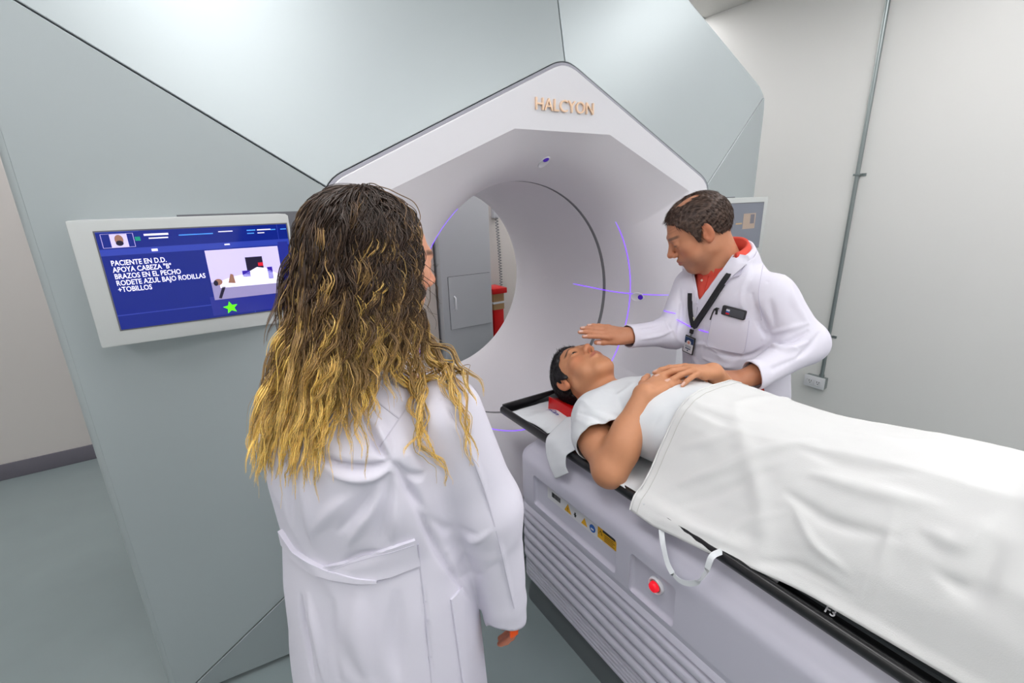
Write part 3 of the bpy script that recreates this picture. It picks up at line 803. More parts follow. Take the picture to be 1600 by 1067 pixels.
def ribbon(name, pxs, bvh, width, m, parent, lift=.003, n=24, world=None):
    P = []
    t = np.linspace(0, len(pxs)-1, n)
    for q in t:
        x = np.interp(q, range(len(pxs)), [p[0] for p in pxs]); y = np.interp(q, range(len(pxs)), [p[1] for p in pxs])
        h, n_ = hit(bvh, x, y)
        if h is not None: P.append((h, n_))
    if len(P) < 3: return None
    for _ in range(2):
        P = [P[0]]+[((P[i-1][0]+P[i][0]*2+P[i+1][0])/4, (P[i-1][1]+P[i][1]*2+P[i+1][1]).normalized()) for i in range(1, len(P)-1)]+[P[-1]]
    v = []; f = []
    for i, (p, nn) in enumerate(P):
        t_ = (P[min(i+1, len(P)-1)][0]-P[max(i-1, 0)][0]).normalized(); s_ = t_.cross(nn).normalized()
        v += [p+nn*lift+s_*width/2, p+nn*lift-s_*width/2, p-nn*.001-s_*width/2, p-nn*.001+s_*width/2]
    for i in range(len(P)-1):
        b = i*4
        for k in range(4): f.append((b+k, b+(k+1) % 4, b+4+(k+1) % 4, b+4+k))
    f += [(0, 1, 2, 3), tuple(len(v)-4+k for k in (3, 2, 1, 0))]
    return wmesh(name, v, f, m, parent, True, 50)
# ---- heads and hands as lists of primitives
def frame(fwd, up):
    f = np.array(fwd, dtype=float); f /= np.linalg.norm(f); u = np.array(up, dtype=float); u -= f*(u@f); u /= np.linalg.norm(u)
    return np.stack([np.cross(f, u), f, u]).astype(np.float32)      # rows: right, forward, up
def head_prims(O, R, s=1.0, fem=False, jowl=0.0, nose=1.0, lid=.0024):
    O = V3(*O)
    def P(x, y, z): return O+(R[0]*x+R[1]*y+R[2]*z)*s
    def E(x, y, z, a, b, c, k=.01, sub=False, rot=None): return ell(P(x, y, z), V3(a, b, c)*s, R if rot is None else rot@R, k, sub)
    def C(p, q, ra, rb=None, k=.01, sub=False): return cap(P(*p), P(*q), ra*s, (rb if rb is not None else ra)*s, k, sub)
    cranium = [E(0, -.018, .028, .077, .097, .086), E(0, .018, .012, .069, .072, .088, k=.02)]
    j = .004*jowl
    L = list(cranium)
    L += [E(0, .03, -.038, .056+j, .058, .072+j*.5, k=.02), E(0, .058, -.1, .024, .02, .015, k=.03)]
    for sx in (-1, 1):
        L += [C((sx*.055, -.002, -.055), (sx*.018, .06, -.1), .016+j, .013+j, k=.03), E(sx*.043, .057, -.02, .022, .02, .018, k=.025), E(sx*.04, .048, -.06, .02+j, .022, .026, k=.025)]
    L += [C((-.03, .083, .022), (.03, .083, .022), .011, k=.018), E(0, .068, -.058, .03, .024, .03, k=.02)]
    for sx in (-1, 1): L += [E(sx*.032, .098, .000, .017, .012, .0115, k=.014, sub=True)]
    L += [C((0, .088, .012), (0, .108*nose, -.022), .0075, .0095, k=.012), E(0, .110*nose, -.028, .0115, .012, .010, k=.008)]
    for sx in (-1, 1): L += [E(sx*.0125, .099, -.033, .0085, .011, .0085, k=.006)]
    for sx in (-1, 1): L += [E(sx*.0068, .105, -.0415, .0042, .006, .0035, k=.003, sub=True)]
    # eyelids
    for sx in (-1, 1): L += [E(sx*.031, .078, .001, .0158, .0135, .0138, k=.006), C((sx*.021, .0925, -.0005), (sx*.042, .088, .0005), lid, lid*.83, k=.002, sub=True)]
    # lips
    L += [C((-.02, .0855, -.0625), (0, .0955, -.0585), .0042, .0058, k=.006), C((.02, .0855, -.0625), (0, .0955, -.0585), .0042, .0058, k=.006),
          C((-.017, .085, -.067), (0, .093, -.0695), .0045, .0068, k=.006), C((.017, .085, -.067), (0, .093, -.0695), .0045, .0068, k=.006),
          C((-.024, .0885, -.0645), (0, .1015, -.0638), .0016, .0012, k=.003, sub=True), C((.024, .0885, -.0645), (0, .1015, -.0638), .0016, .0012, k=.003, sub=True)]
    # ears
    for sx in (-1, 1):
        c_, s_ = math.cos(.38), math.sin(.38); rot = np.array([[c_, sx*s_, 0], [-sx*s_, c_, 0], [0, 0, 1]], dtype=np.float32)
        L += [([E(sx*.083, -.012, .0, .0065, .019, .032, rot=rot), E(sx*.081, -.008, -.022, .0075, .011, .013, k=.008), E(sx*.0905, -.008, .002, .006, .0115, .0215, k=.003, sub=True, rot=rot), C((sx*.084, .0005, .0), (sx*.0795, .003, -.012), .0035, .004, k=.004),
               C((sx*.0865, -.016, -.012), (sx*.0865, -.015, .014), .0025, .002, k=.004)], .006)]
    return L, cranium, P
def head_colors(v, O, R, s, skin, lip, brow, fem=False, stub=None, base=None):
    q = (v-np.array(O, dtype=np.float32))@R.T/s; x, y, z = q[:, 0], q[:, 1], q[:, 2]; ax = np.abs(x)
    c = np.tile(np.array(lin(skin)), (len(v), 1)) if base is None else base
    def mix(m, col): c[:] = c*(1-m[:, None])+np.array(lin(col))*m[:, None]
    red = (min(255, skin[0]*1.0), skin[1]*.84, skin[2]*.8)
    near = (y > .02) & (np.abs(z) < .13)
    mix(.55*np.exp(-((ax-.045)/.02)**2-((z+.03)/.02)**2)*(y > .03), red)
    mix(.5*np.exp(-(x/.016)**2-((z+.03)/.014)**2)*(y > .09), red)
    mix(.6*np.exp(-((ax-.088)/.012)**2)*(np.abs(z) < .04)*(ax > .075)*(y < .02), red)
    if stub is not None: mix(.35*np.clip((-.045-z)/.02, 0, 1)*np.clip((y-.005)/.03, 0, 1)*np.clip((z+.13)/.02, 0, 1), stub)
    lz = -.064-.0*ax; mix(np.clip(1.25-((ax/.0235)**2+((z-lz)/(.0085*(1.0-.4*(ax/.024)**2)))**2), 0, 1)*(y > .075), lip)
    bz = .0245+.0035*np.sin(np.clip((ax-.014)/.036, 0, 1)*2.4)
    mix(np.clip(1.6-((np.abs(z-bz)/.0042)**2), 0, 1)*np.clip((ax-.010)/.005, 0, 1)*np.clip((.056-ax)/.008, 0, 1)*(y > .05)*.85, brow)
    # lash line
    mix(np.clip(1-((z-.0008)/.0032)**2, 0, 1)*np.clip((ax-.017)/.004, 0, 1)*np.clip((.047-ax)/.004, 0, 1)*(y > .07)*.7, (40, 25, 22))
    mix(np.clip(1-((ax-.0068)/.004)**2-((z+.0405)/.004)**2, 0, 1)*(y > .085)*.7, (70, 30, 25))
    return c
def eyeballs(P, R, s, parent, look=(0, 1, 0), iris=(60, 35, 22)):
    for sx in (-1, 1):
        c = P(sx*.031, .0775, .001); r = .0128*s
        me = bpy.data.meshes.new('eye'); bm = bmesh.new(); bmesh.ops.create_uvsphere(bm, u_segments=24, v_segments=16, radius=r); bm.to_mesh(me); bm.free(); me.transform(Matrix.Translation(Vector(c.tolist())))
        o = link('eye', me, mat('eye_surface', (255, 255, 255), .3, vcol='Col', spec=.3)); keep(o, parent)
        v = np.array([q.co for q in me.vertices]); l = R.T@np.array(look, dtype=float); l /= np.linalg.norm(l); d = ((v-c)/r)@l
        col = np.where((d > .9)[:, None], np.array(lin((12, 8, 8))), np.where((d > .66)[:, None], np.array(lin(iris)), np.array(lin((225, 220, 215))))); set_vcol(o, col)
        me.polygons.foreach_set('use_smooth', [True]*len(me.polygons))
FING = [(.030, (.042, .026, .021), .0094), (.010, (.046, .030, .022), .0097), (-.010, (.043, .028, .021), .0092), (-.028, (.034, .021, .019), .0080)]
def hand_prims(W_, d, n, side, curl, thumb=(0.5, 0.2, 0.1), spread=.06, s=1.0, fan=0.0):
    """W_ wrist, d towards fingers, n out of the back of the hand, side +1 when the thumb lies along d x n"""
    W_ = V3(*W_); d = V3(*d); d /= np.linalg.norm(d); n = V3(*n); n -= d*(n@d); n /= np.linalg.norm(n); x = np.cross(d, n)*side
    def P(a, b, c): return W_+(x*a+d*b+n*c)*s
    L = []; nails = []
    palm = [cap(P(.014, -.005, 0), P(.026, .078, .001), .0155*s, .0125*s), cap(P(-.014, -.005, 0), P(-.024, .072, .0), .015*s, .0115*s, k=.012), cap(P(.0, .0, 0), P(.008, .082, .003), .016*s, .0125*s, k=.012), cap(P(.0, .01, 0), P(-.01, .078, .002), .016*s, .012*s, k=.012),
            cap(P(.022, .02, -.008), P(.03, .045, -.012), .014*s, .012*s, k=.014), cap(P(-.018, .02, -.006), P(-.024, .05, -.008), .011*s, .011*s, k=.012)]
    L.append((palm, .012))
    for i, (bx, seg, r) in enumerate(FING):
        cu = curl[i] if isinstance(curl[0], (tuple, list)) else curl
        b = P(bx, [.083, .087, .083, .074][i], .002); sp = (bx-.001)*spread/.03; dirv = d+x*sp; dirv /= np.linalg.norm(dirv)
        nn = n.copy(); nn -= dirv*(nn@dirv); nn /= np.linalg.norm(nn); ang = 0; p = b; ch = []; rr = r*s
        for j in range(3):
            ang += cu[j]; t = dirv*math.cos(ang)-nn*math.sin(ang); q = p+t*seg[j]*s; r2 = rr*(.93 if j < 2 else .84)
            ch.append(cap(p, q, rr*1.02, r2, k=.004)); 
            if j == 2:
                up = nn*math.cos(ang)+dirv*math.sin(ang); nails.append((p+t*seg[j]*s*.78, t, up, r2))
            p = q; rr = r2
        L.append((ch, .0075))
    a1, a2, a3 = thumb            # opening sideways, drop below palm, bend
    t1 = x*math.sin(a1+.25)+d*math.cos(a1+.25)-n*a2; t1 /= np.linalg.norm(t1); m1 = P(.022, .018, -.006); m2 = m1+t1*.044*s
    t2 = t1*math.cos(a3)+(d*.8-x*.25)*math.sin(a3); t2 /= np.linalg.norm(t2); m3 = m2+t2*.034*s; t3 = t2*math.cos(a3)+(d*.8-x*.4)*math.sin(a3); t3 /= np.linalg.norm(t3); m4 = m3+t3*.026*s
    L.append(([cap(m1, m2, .0145*s, .0118*s), cap(m2, m3, .0118*s, .0104*s, k=.005), cap(m3, m4, .0104*s, .0088*s, k=.004)], .010))
    nails.append((m3+t3*.018*s, t3, np.cross(t3, d)*(1 if np.cross(t3, d)@(n+x*.5) > 0 else -1), .0092*s))
    return L, nails
def nail_colors(v, c, nails, col=(226, 190, 178)):
    for (p, t, up, r) in nails:
        up = up/np.linalg.norm(up); sd = np.cross(t, up); q = v-p; a, b, e = q@t, q@sd, q@up
        m = np.clip(1.6-((a/.0075)**4+(b/(r*.72))**4), 0, 1)*(e > r*.3)*(e < r*2)*.8
        c[:] = c*(1-m[:, None])+np.array(lin(col))*m[:, None]
    return c
def knuckle_tint(v, c, nails): return c
M_skin = mat('skin', (200, 140, 105), .48, sss=.06, vcol='Col', noise_amt=.05, nscale=60, bump=.05, bscale=500, spec=.35)
M_cloth = mat('coat_cotton', (224, 221, 233), .75, bump=.05, bscale=900, spec=.2)
M_gown = mat('gown_cotton', (220, 223, 226), .8, bump=.08, bscale=700, spec=.2)
M_sheet = mat('sheet_cotton', (222, 222, 221), .85, bump=.08, bscale=500, spec=.15)
#END_ENGINE
# ------------------------------------------------------------------ patient
SKP = (201, 141, 104)
def cutplane(v, f, p, n):
    d = (v-np.array(p))@np.array(n); keepf = (d[f] < 0).sum(1) >= 2; f = f[keepf]
    # snap rim vertices that lie beyond the plane onto it
    used = np.unique(f); m = np.zeros(len(v), bool); m[used] = True; m &= d > 0
    nn = np.array(n)/np.linalg.norm(n); v = v.copy(); v[m] -= nn*(((v[m]-np.array(p))@nn))[:, None]
    return v, f
def compact(v, f):
    u, inv = np.unique(f, return_inverse=True); return v[u], inv.reshape(f.shape)
def smooth_rim(v, f, it=8):
    e = np.concatenate([f[:, [i, (i+1) % 4]] for i in range(4)]); key = np.sort(e, 1); u, inv, cnt = np.unique(key, axis=0, return_inverse=True, return_counts=True); b = u[cnt == 1]
    if not len(b): return v
    ids = np.unique(b); v = v.copy(); n = len(v)
    for _ in range(it):
        s_ = np.zeros_like(v); c = np.bincount(b[:, 0], minlength=n)+np.bincount(b[:, 1], minlength=n)
        for d in range(3): s_[:, d] = np.bincount(b[:, 0], v[b[:, 1], d], n)+np.bincount(b[:, 1], v[b[:, 0], d], n)
        v[ids] = v[ids]*.4+.6*(s_[ids]/c[ids][:, None])
    return v
def crinkle(v, n_, sc, seed, amp, sharp=2.0):
    w = wn(v, sc, seed, 2)+.5*wn(v[:, [1, 2, 0]], sc*.6, seed+.37, 1); r_ = np.exp(-(w/.22)**2*sharp); return v+n_*(amp*(r_-.35))[:, None]
def cloth(name, v, f, m, parent, th=.0025):
    v, f = compact(v, f); v = smooth_rim(v, f); o = fast_mesh(name, v, f, m); keep(o, parent); md = o.modifiers.new('s', 'SOLIDIFY'); md.thickness = th; md.offset = -1; return o
PT = thing('person', 'person lying on the couch in a white gown with hands folded on the belly', 'person', (1.11, .6, .76))
PS = 1.13; PO_ = (1.112, 1.262, .888); PR = frame((-.06, -.03, 1), (0.02, 1, .02))
hp, pcr, PP = head_prims(PO_, PR, PS, nose=.98, jowl=1.2, lid=.0038)
SHR, ELR, WRR = (.945, 1.04, .845), (.852, .842, .785), (.995, .857, .982)
ELL_, WRL = (1.385, .78, .84), (1.243, .806, 1.008)
neck = [cap(PP(0, -.03, -.05), (1.11, 1.06, .85), .058*PS, .064, k=.03), ell((1.11, 1.0, .86), (.15, .09, .085), k=.05)]
armR = [cap(SHR, (.90, .945, .815), .056, .054, k=.02), cap((.90, .945, .815), ELR, .052, .045, k=.03), ell((.862, .852, .783), (.047, .045, .043), k=.02), cap(ELR, (.925, .848, .885), .0475, .043, k=.02), ell((.895, .835, .845), (.046, .044, .058), k=.03), cap((.925, .848, .885), WRR, .042, .028, k=.02)]
hR, nR = hand_prims(WRR, (.94, .03, .16), (-.12, 0, 1), -1, (.16, .3, .2), thumb=(.45, .1, .25), spread=.10, s=1.05)
armL = [cap((1.28, 1.03, .845), ELL_, .053, .045, k=.03), cap(ELL_, WRL, .045, .028, k=.02)]
hL, nL = hand_prims(WRL, (-.93, .30, .16), (-.06, 0.02, 1), 1, ((.22, .22, .12), (.24, .22, .12), (.26, .22, .12), (.3, .22, .12)), thumb=(.35, .1, .3), spread=.36, s=1.03)
lo = (.7, .62, .74)
vh, fh = build(hp+neck+[(armR[:], .02)]+hR+armL+hL, .0027, 1)
body2 = [sec((1.11, 0, .87), (1, 0, 0), (0, 0, 1), (0, 1, 0), [(-.0, 0, -.0, .15, .07), (.2, 0, -.01, .16, .085), (.5, 0, .01, .11, .07), (.8, 0, .0, .14, .085), (1.0, 0, -.01, .15, .08)], p=2.2),
         cap((1.03, .15, .86), (1.03, -.18, .93), .075, .06, k=.03), cap((1.19, .15, .86), (1.19, -.18, .93), .075, .06, k=.03), cap((1.03, -.18, .93), (1.03, -.52, .83), .055, .04, k=.02), cap((1.19, -.18, .93), (1.19, -.52, .83), .055, .04, k=.02)]
vb, fb = build(body2, .012, 1)
c = head_colors(vh, PO_, PR, PS, SKP, (176, 104, 86), (58, 40, 32)); c = nail_colors(vh, c, nL)
V_, F_ = merge([(vh, fh), (vb, fb)]); o = fast_mesh('body', V_, F_, M_skin); set_vcol(o, np.concatenate([c, np.tile(lin(SKP), (len(vb), 1))])); keep(o, PT)
eyeballs(PP, PR, PS, PT, look=(.05, 1, .12), iris=(40, 24, 16))
def short_hair(P, O, R, s, pts, th, name, parent, col, col2, bald=None, seed=1, h=.0022, strands=2600, slen=.02, dirf=None):
    G_ = [ell(P(0, -.018, .028), V3(.077+th, .097+th, .086+th)*s, R, .01), ell(P(0, .018, .012), V3(.069+th, .072+th*.9, .088+th)*s, R, .02)]
    v, f = build(G_, h, 1); q = (v-np.array(O))@R.T/s; zl = np.interp(q[:, 1], [p[0] for p in pts], [p[1] for p in pts])
    zl = zl+.004*wn(q*np.array([1, 1, 1]), 260, seed)-np.clip(np.abs(q[:, 0])-.05, -.05, 1)*(-.0)
    # hairline recedes less at the sides of the front
    front = np.clip((q[:, 1]-.03)/.04, 0, 1); zl = zl+front*(-np.clip(np.abs(q[:, 0])-.02, 0, .05)*.35)
    m = q[:, 2]-zl
    if bald: m = np.where((((q-np.array(bald[0]))/np.array(bald[1]))**2).sum(1) < 1+.25*wn(q, 200, seed+3), -1, m)
    n_ = normals(v, f); k = np.clip(m/.010, 0, 1); v2 = v-n_*((1-k)*(th+.004)*s)[:, None]
    w = wn(np.stack([q[:, 0]*2.6, q[:, 1]*.6, q[:, 2]*.8], 1), 520, seed+1, 3); v2 = v2+n_*(w*.0011*s*k)[:, None]
    keepf = (m[f] > -.003).any(1); vv, ff = v2, f[keepf]; u, inv = np.unique(ff, return_inverse=True); cc = np.array(lin(col))[None]*(1-.0*w[u][:, None])+0
    t = np.clip(.5+.9*w[u], 0, 1)[:, None]; cc = np.array(lin(col))*(1-t)+np.array(lin(col2))*t
    hm = mat('hair_short', (40, 30, 26), .5, vcol='Col', spec=.35); o = fast_mesh(name, vv[u], inv.reshape(ff.shape), hm); set_vcol(o, cc); keep(o, parent)
    # fine strands standing a little proud
    r = np.random.default_rng(seed+5); cand = np.where((m > .002))[0]
    if strands and len(cand):
        S_ = r.choice(cand, strands); SV = []; SF = []; SC = []
        for i in S_:
            p = v2[i]; nn = n_[i]; d = dirf(q[i]); d = R.T@np.array(d, dtype=float); d = d-nn*(d@nn)+nn*.25+r.normal(size=3)*.12; d /= np.linalg.norm(d); sd = np.cross(d, nn); sd /= np.linalg.norm(sd)+1e-9
            L = slen*s*(.6+.7*r.random()); wdt = .0007*s; b = len(SV)
            for t_ in (0, .5, 1):
                c_ = p-nn*.001+d*L*t_-nn*(L*.28*t_*t_); SV += [c_+sd*wdt*(1-t_*.9), c_-sd*wdt*(1-t_*.9), c_+nn*wdt*1.3*(1-t_*.9)]
            for a in (0, 3):
                for k_ in range(3): SF.append((b+a+k_, b+a+(k_+1) % 3, b+a+3+(k_+1) % 3, b+a+3+k_))
            SC += [np.array(lin(col))*(.8+.6*r.random()) if r.random() < .7 else np.array(lin(col2))]*9
        o2 = fast_mesh('hair_strands', SV, SF, hm); set_vcol(o2, np.array(SC)); o2.parent = o; o2['kind'] = 'stuff'
    return o
short_hair(PP, PO_, PR, PS, [(-.12, -.075), (-.085, -.075), (-.06, -.055), (-.03, -.03), (-.012, -.01), (.0, .0), (.012, -.018), (.022, -.012), (.03, .02), (.045, .045), (.06, .062), (.075, .074), (.1, .085)], .010, 'hair', PT, (9, 8, 9), (26, 23, 27), seed=2, strands=4200, slen=.022, dirf=lambda q: (q[0]*4, .55, .9) if q[2] > .05 else (0, -.6, -.5))
# gown
gown = [sec((1.11, 0, .865), (1, 0, 0), (0, 0, 1), (0, 1, 0), [(.5, 0, .0, .13, .08), (.64, 0, .008, .155, .11), (.74, 0, .014, .166, .124), (.85, 0, .012, .195, .12), (.95, 0, -.003, .20, .11), (1.02, 0, -.012, .19, .095), (1.06, 0, -.014, .15, .085), (1.12, 0, -.01, .09, .075)], p=2.15, k=.03),
        (([cap((.965, 1.03, .85), (.90, .95, .83), .075, .080, k=.05)]), .05), (([cap((1.255, 1.03, .85), (1.33, .93, .84), .07, .070, k=.05)]), .05)]
vg, fg = build(gown, .0065, 3); ng = normals(vg, fg); vg = crinkle(vg, ng, 19, .5, .003); vg = vg+ng*(.0022*wn(vg, 32, .3, 3))[:, None]
bg = bvh_of(vg, fg)
for pxs, amp, w in [([(905, 645), (935, 655), (960, 668), (985, 690)], -.007, .010), ([(900, 655), (925, 668), (948, 676)], .005, .012), ([(930, 640), (965, 650), (1000, 655)], -.003, .012), ([(1010, 700), (1020, 660), (1050, 630)], -.003, .012), ([(985, 610), (1000, 650), (1000, 690)], .003, .014), ([(960, 610), (975, 640), (985, 680)], -.003, .012)]:
    vg = fold(vg, ng, bg, pxs, amp, w)
# neck opening and sleeve ends
vg, fg = cutplane(vg, fg, (1.11, 1.068, .93), (0, .80, .60))
def sleevecut(v, f, p, n, c, R_, xmin=-9):
    d = (v-np.array(p))@np.array(n); near = (np.linalg.norm(v-np.array(c), axis=1) < R_) & (v[:, 0] > xmin); bad = (d > 0) & near; return v, f[~bad[f].any(1)]
vg, fg = sleevecut(vg, fg, (.892, .922, .808), (-.42, -.88, -.22), (.885, .93, .82), .105)
vg, fg = sleevecut(vg, fg, (1.32, .94, .84), (.6, -.8, 0), (1.34, .92, .84), .1)
cloth('gown', vg, fg, M_gown, PT)
# gown flap hanging over the edge of the couch
def cloth_grid(name, rows, m, parent, sub=3, th=.002, amp=.002, sc=60, tagc=None):
    R_ = np.array(rows, dtype=float); a, b = R_.shape[:2]; na, nb = (a-1)*sub*2+1, (b-1)*sub*2+1
    ia = np.linspace(0, a-1, na); ib = np.linspace(0, b-1, nb)
    T1 = np.stack([np.stack([np.interp(ia, range(a), R_[:, j, k]) for k in range(3)], 1) for j in range(b)], 1)
    T2 = np.stack([np.stack([np.interp(ib, range(b), T1[i, :, k]) for k in range(3)], 1) for i in range(na)], 0)
    for _ in range(sub*2):
        T2[1:-1] = (T2[:-2]+2*T2[1:-1]+T2[2:])/4; T2[:, 1:-1] = (T2[:, :-2]+2*T2[:, 1:-1]+T2[:, 2:])/4
    v = T2.reshape(-1, 3); f = np.array([(i*nb+j, i*nb+j+1, (i+1)*nb+j+1, (i+1)*nb+j) for i in range(na-1) for j in range(nb-1)])
    n_ = normals(v, f); v = v+n_*(amp*wn(v, sc, .7, 3))[:, None]
    o = fast_mesh(name, v, f, m)
    if parent is not None: keep(o, parent)
    md = o.modifiers.new('s', 'SOLIDIFY'); md.thickness = th; md.offset = 0; return o
cloth_grid('gown_flap', [[(.93, 1.13, .815), (.935, 1.09, .83), (.915, 1.03, .83), (.90, .99, .80)],
                         [(.885, 1.14, .785), (.885, 1.09, .80), (.872, 1.04, .795), (.858, 1.0, .775)],
                         [(.838, 1.13, .765), (.836, 1.09, .77), (.832, 1.06, .768), (.828, 1.01, .762)],
                         [(.818, 1.10, .715), (.812, 1.075, .70), (.815, 1.05, .715), (.818, 1.0, .73)],
                         [(.822, 1.075, .69), (.812, 1.045, .662), (.814, 1.02, .685), (.82, .985, .715)]], M_gown, PT, sub=5, amp=.003, sc=45)
# white cloth under the arm and back, inside the tray
Uc = cloth_grid('drape_cloth', [[(.86, .93, .775), (.95, .93, .765), (1.1, .93, .76)], [(.835, .86, .772), (.93, .86, .762), (1.1, .86, .757)], [(.845, .80, .765), (.93, .79, .765), (1.1, .79, .757)], [(.855, .745, .76), (.94, .745, .775), (1.1, .745, .757)], [(.835, .70, .765), (.94, .70, .775), (1.1, .70, .757)]], M_gown, None, sub=4, amp=.004, sc=40)
tag(Uc, 'crumpled white cloth lying on the black tray under the patient\'s elbow', 'cloth')
# red head rest
bm = bmesh.new(); N = 14; vs = []
for y in (1.17, 1.18, 1.33, 1.34):
    e = 0 if 1.175 < y < 1.335 else .008
    row = [(1.0+e, y, .732), (1.24-e, y, .732)]
    for i in range(N+1):
        x = 1.235-e-i*(.23-2*e)/N; row.append((x, y, .732+(.070-e)-.032*math.cos((x-1.12)/.115*math.pi/2)))
    vs.append([bm.verts.new(p) for p in row])
for j in range(3):
    n_ = len(vs[0])
    for i in range(n_): bm.faces.new((vs[j][i], vs[j][(i+1) % n_], vs[j+1][(i+1) % n_], vs[j+1][i]))
bm.faces.new(vs[0]); bm.faces.new(vs[-1][::-1]); bmesh.ops.recalc_face_normals(bm, faces=bm.faces)
me = bpy.data.meshes.new('head_rest'); bm.to_mesh(me); bm.free(); o = link('head_rest', me, M_red); autosmooth(o, 50); tag(o, 'glossy red curved head rest under the lying person\'s head', 'head rest')
# towel by the head
tw = thing('towel', 'white folded towel with blue print beside the red head rest', 'towel', (1.0, 1.3, .74))
cloth_grid('towel_cloth', [[(.868, 1.385, .757), (.96, 1.40, .745), (1.05, 1.405, .742), (1.12, 1.40, .74)], [(.872, 1.32, .749), (.95, 1.335, .752), (1.04, 1.34, .75), (1.12, 1.33, .745)], [(.882, 1.25, .752), (.93, 1.262, .779), (1.02, 1.27, .762), (1.12, 1.26, .745)], [(.89, 1.215, .745), (.925, 1.205, .772), (1.0, 1.20, .76), (1.12, 1.2, .745)], [(.87, 1.16, .757), (.92, 1.14, .766), (1.0, 1.14, .75), (1.12, 1.14, .745)]], M_gown, tw, sub=5, amp=.003, sc=50)
M_ink = mat('blue_ink', (50, 55, 140), .6)
bp_ = text('blue_print', 'INCan', .030, (.975, 1.315, .78), (-.1, -1, 0.0), (1, -.1, 0), M_ink, tw, bold=.0006)
for q_ in [c_ for c_ in tw.children if c_.name.startswith('towel_cloth')]:
    bt = bvh_of(np.array([x.co for x in q_.data.vertices]), np.array([list(x.vertices) for x in q_.data.polygons]))
    for x in bp_.data.vertices:
        h, _, _, _ = bt.ray_cast(Vector((x.co.x, x.co.y, 1.0)), Vector((0, 0, -1)))
        if h is not None: x.co.z = h.z+.0025
# sheet
def make_sheet():
    ys = np.linspace(.728, -.62, 200); us = np.linspace(0, 1, 130); V_ = np.zeros((len(ys), len(us), 3))
    PX = np.array([(.815, .738), (.822, .755), (.836, .776), (.862, .788), (.894, .822), (.912, .85), (.926, .879), (.948, .922), (.966, .962), (.985, .99), (1.015, 1.012), (1.06, 1.024), (1.12, 1.026), (1.2, 1.018), (1.27, .99), (1.32, .94), (1.36, .86), (1.385, .79), (1.395, .765)])
    L = np.concatenate([[0], np.cumsum(np.linalg.norm(np.diff(PX, axis=0), axis=1))]); L /= L[-1]
    x0 = np.interp(us, L, PX[:, 0]); z0 = np.interp(us, L, PX[:, 1])
    PK = np.array([(.87, .772), (.885, .79), (.905, .85), (.93, .91), (.965, .965), (1.01, 1.01), (1.06, 1.028), (1.12, 1.03), (1.19, 1.02), (1.26, .98), (1.32, .91), (1.36, .83), (1.385, .765)])
    L2 = np.concatenate([[0], np.cumsum(np.linalg.norm(np.diff(PK, axis=0), axis=1))]); L2 /= L2[-1]
    x1 = np.interp(us, L2, PK[:, 0]); z1 = np.interp(us, L2, PK[:, 1])
    for i, y in enumerate(ys):
        k = np.clip((.62-y)/.32, 0, 1); k = k*k*(3-2*k); H = np.interp(y, [-.62, -.45, -.2, 0, .13, .26, .38, .5, .61, .73], [.90, .93, 1.10, 1.095, 1.078, 1.062, 1.043, 1.03, 1.02, 1.026])
        x = x0*(1-k)+x1*k; z = z0*(1-k)+z1*k; z = .755+(z-.755)*(H-.755)/(.272)
        ed = np.interp(y, [-.6, .1, .3, .42, .5, .58, .66, .728], [.893, .89, .874, .856, .838, .832, .824, .815]); w = np.clip((.93-x)/.08, 0, 1); x = x+(ed-x[0])*w**1.5
        ez = np.interp(y, [-.6, .1, .3, .42, .5, .58, .66, .728], [.768, .768, .768, .768, .748, .737, .728, .738]); z = z+(ez-z[0])*np.clip((.90-x)/.07, 0, 1)**2
        V_[i, :, 0] = x; V_[i, :, 1] = y+.008*np.sin(us*9)*(1-i/len(ys)); V_[i, :, 2] = z
    # hem leans: the front edge follows the belly
    v = V_.reshape(-1, 3); nb = len(us); f = np.array([(i*nb+j, i*nb+j+1, (i+1)*nb+j+1, (i+1)*nb+j) for i in range(len(ys)-1) for j in range(nb-1)])
    n_ = normals(v, f)
    if n_[nb*50+65][2] < 0: f = f[:, ::-1]; n_ = -n_
    v = v+n_*(.0035*wn(v*np.array([1, .55, 1]), 14, .1, 2)+.0012*wn(v, 60, .2, 3))[:, None]
    v = crinkle(v*1.0, n_, 8, .45, .005); b = bvh_of(v, f)
    F = [([(1050, 760), (1120, 735), (1200, 700), (1270, 690)], .006, .016), ([(1060, 790), (1140, 765), (1220, 730)], -.004, .016), ([(1270, 740), (1360, 765), (1470, 790)], .005, .02), ([(1230, 770), (1300, 820), (1400, 840)], -.006, .018), ([(1400, 780), (1385, 860), (1350, 940), (1330, 975)], .0035, .006),
         ([(1240, 790), (1270, 850), (1320, 890)], .004, .012), ([(1090, 640), (1140, 660), (1200, 655)], -.003, .02), ([(1290, 660), (1400, 690), (1550, 700)], .003, .02), ([(1060, 700), (1110, 690), (1160, 670)], .003, .014), ([(1450, 830), (1500, 850), (1560, 810)], .006, .02), ([(1470, 900), (1520, 930), (1560, 860)], -.006, .02),
         ([(1020, 810), (1100, 830), (1180, 870)], .002, .012), ([(1120, 860), (1150, 820), (1230, 800)], .003, .010), ([(1180, 880), (1240, 880), (1330, 930)], -.003, .012), ([(1250, 700), (1330, 730), (1440, 740)], -.004, .016)]
    for pxs, a, w in F: v = fold(v, n_, b, pxs, a, w)
    return v, f, nb, len(ys)
vs_, fs_, nb_, ny_ = make_sheet()
SH = thing('sheet', 'large white cotton sheet draped over the lying person from the waist down', 'sheet', (1.11, .1, .77))
o = fast_mesh('cloth', vs_, fs_, M_sheet); keep(o, SH); md = o.modifiers.new('s', 'SOLIDIFY'); md.thickness = .003; md.offset = -1
tube('hem', [Vector(p)+Vector((0, .001, .0005)) for p in vs_.reshape(ny_, nb_, 3)[0, ::3]], .0022, M_sheet, SH, 6)
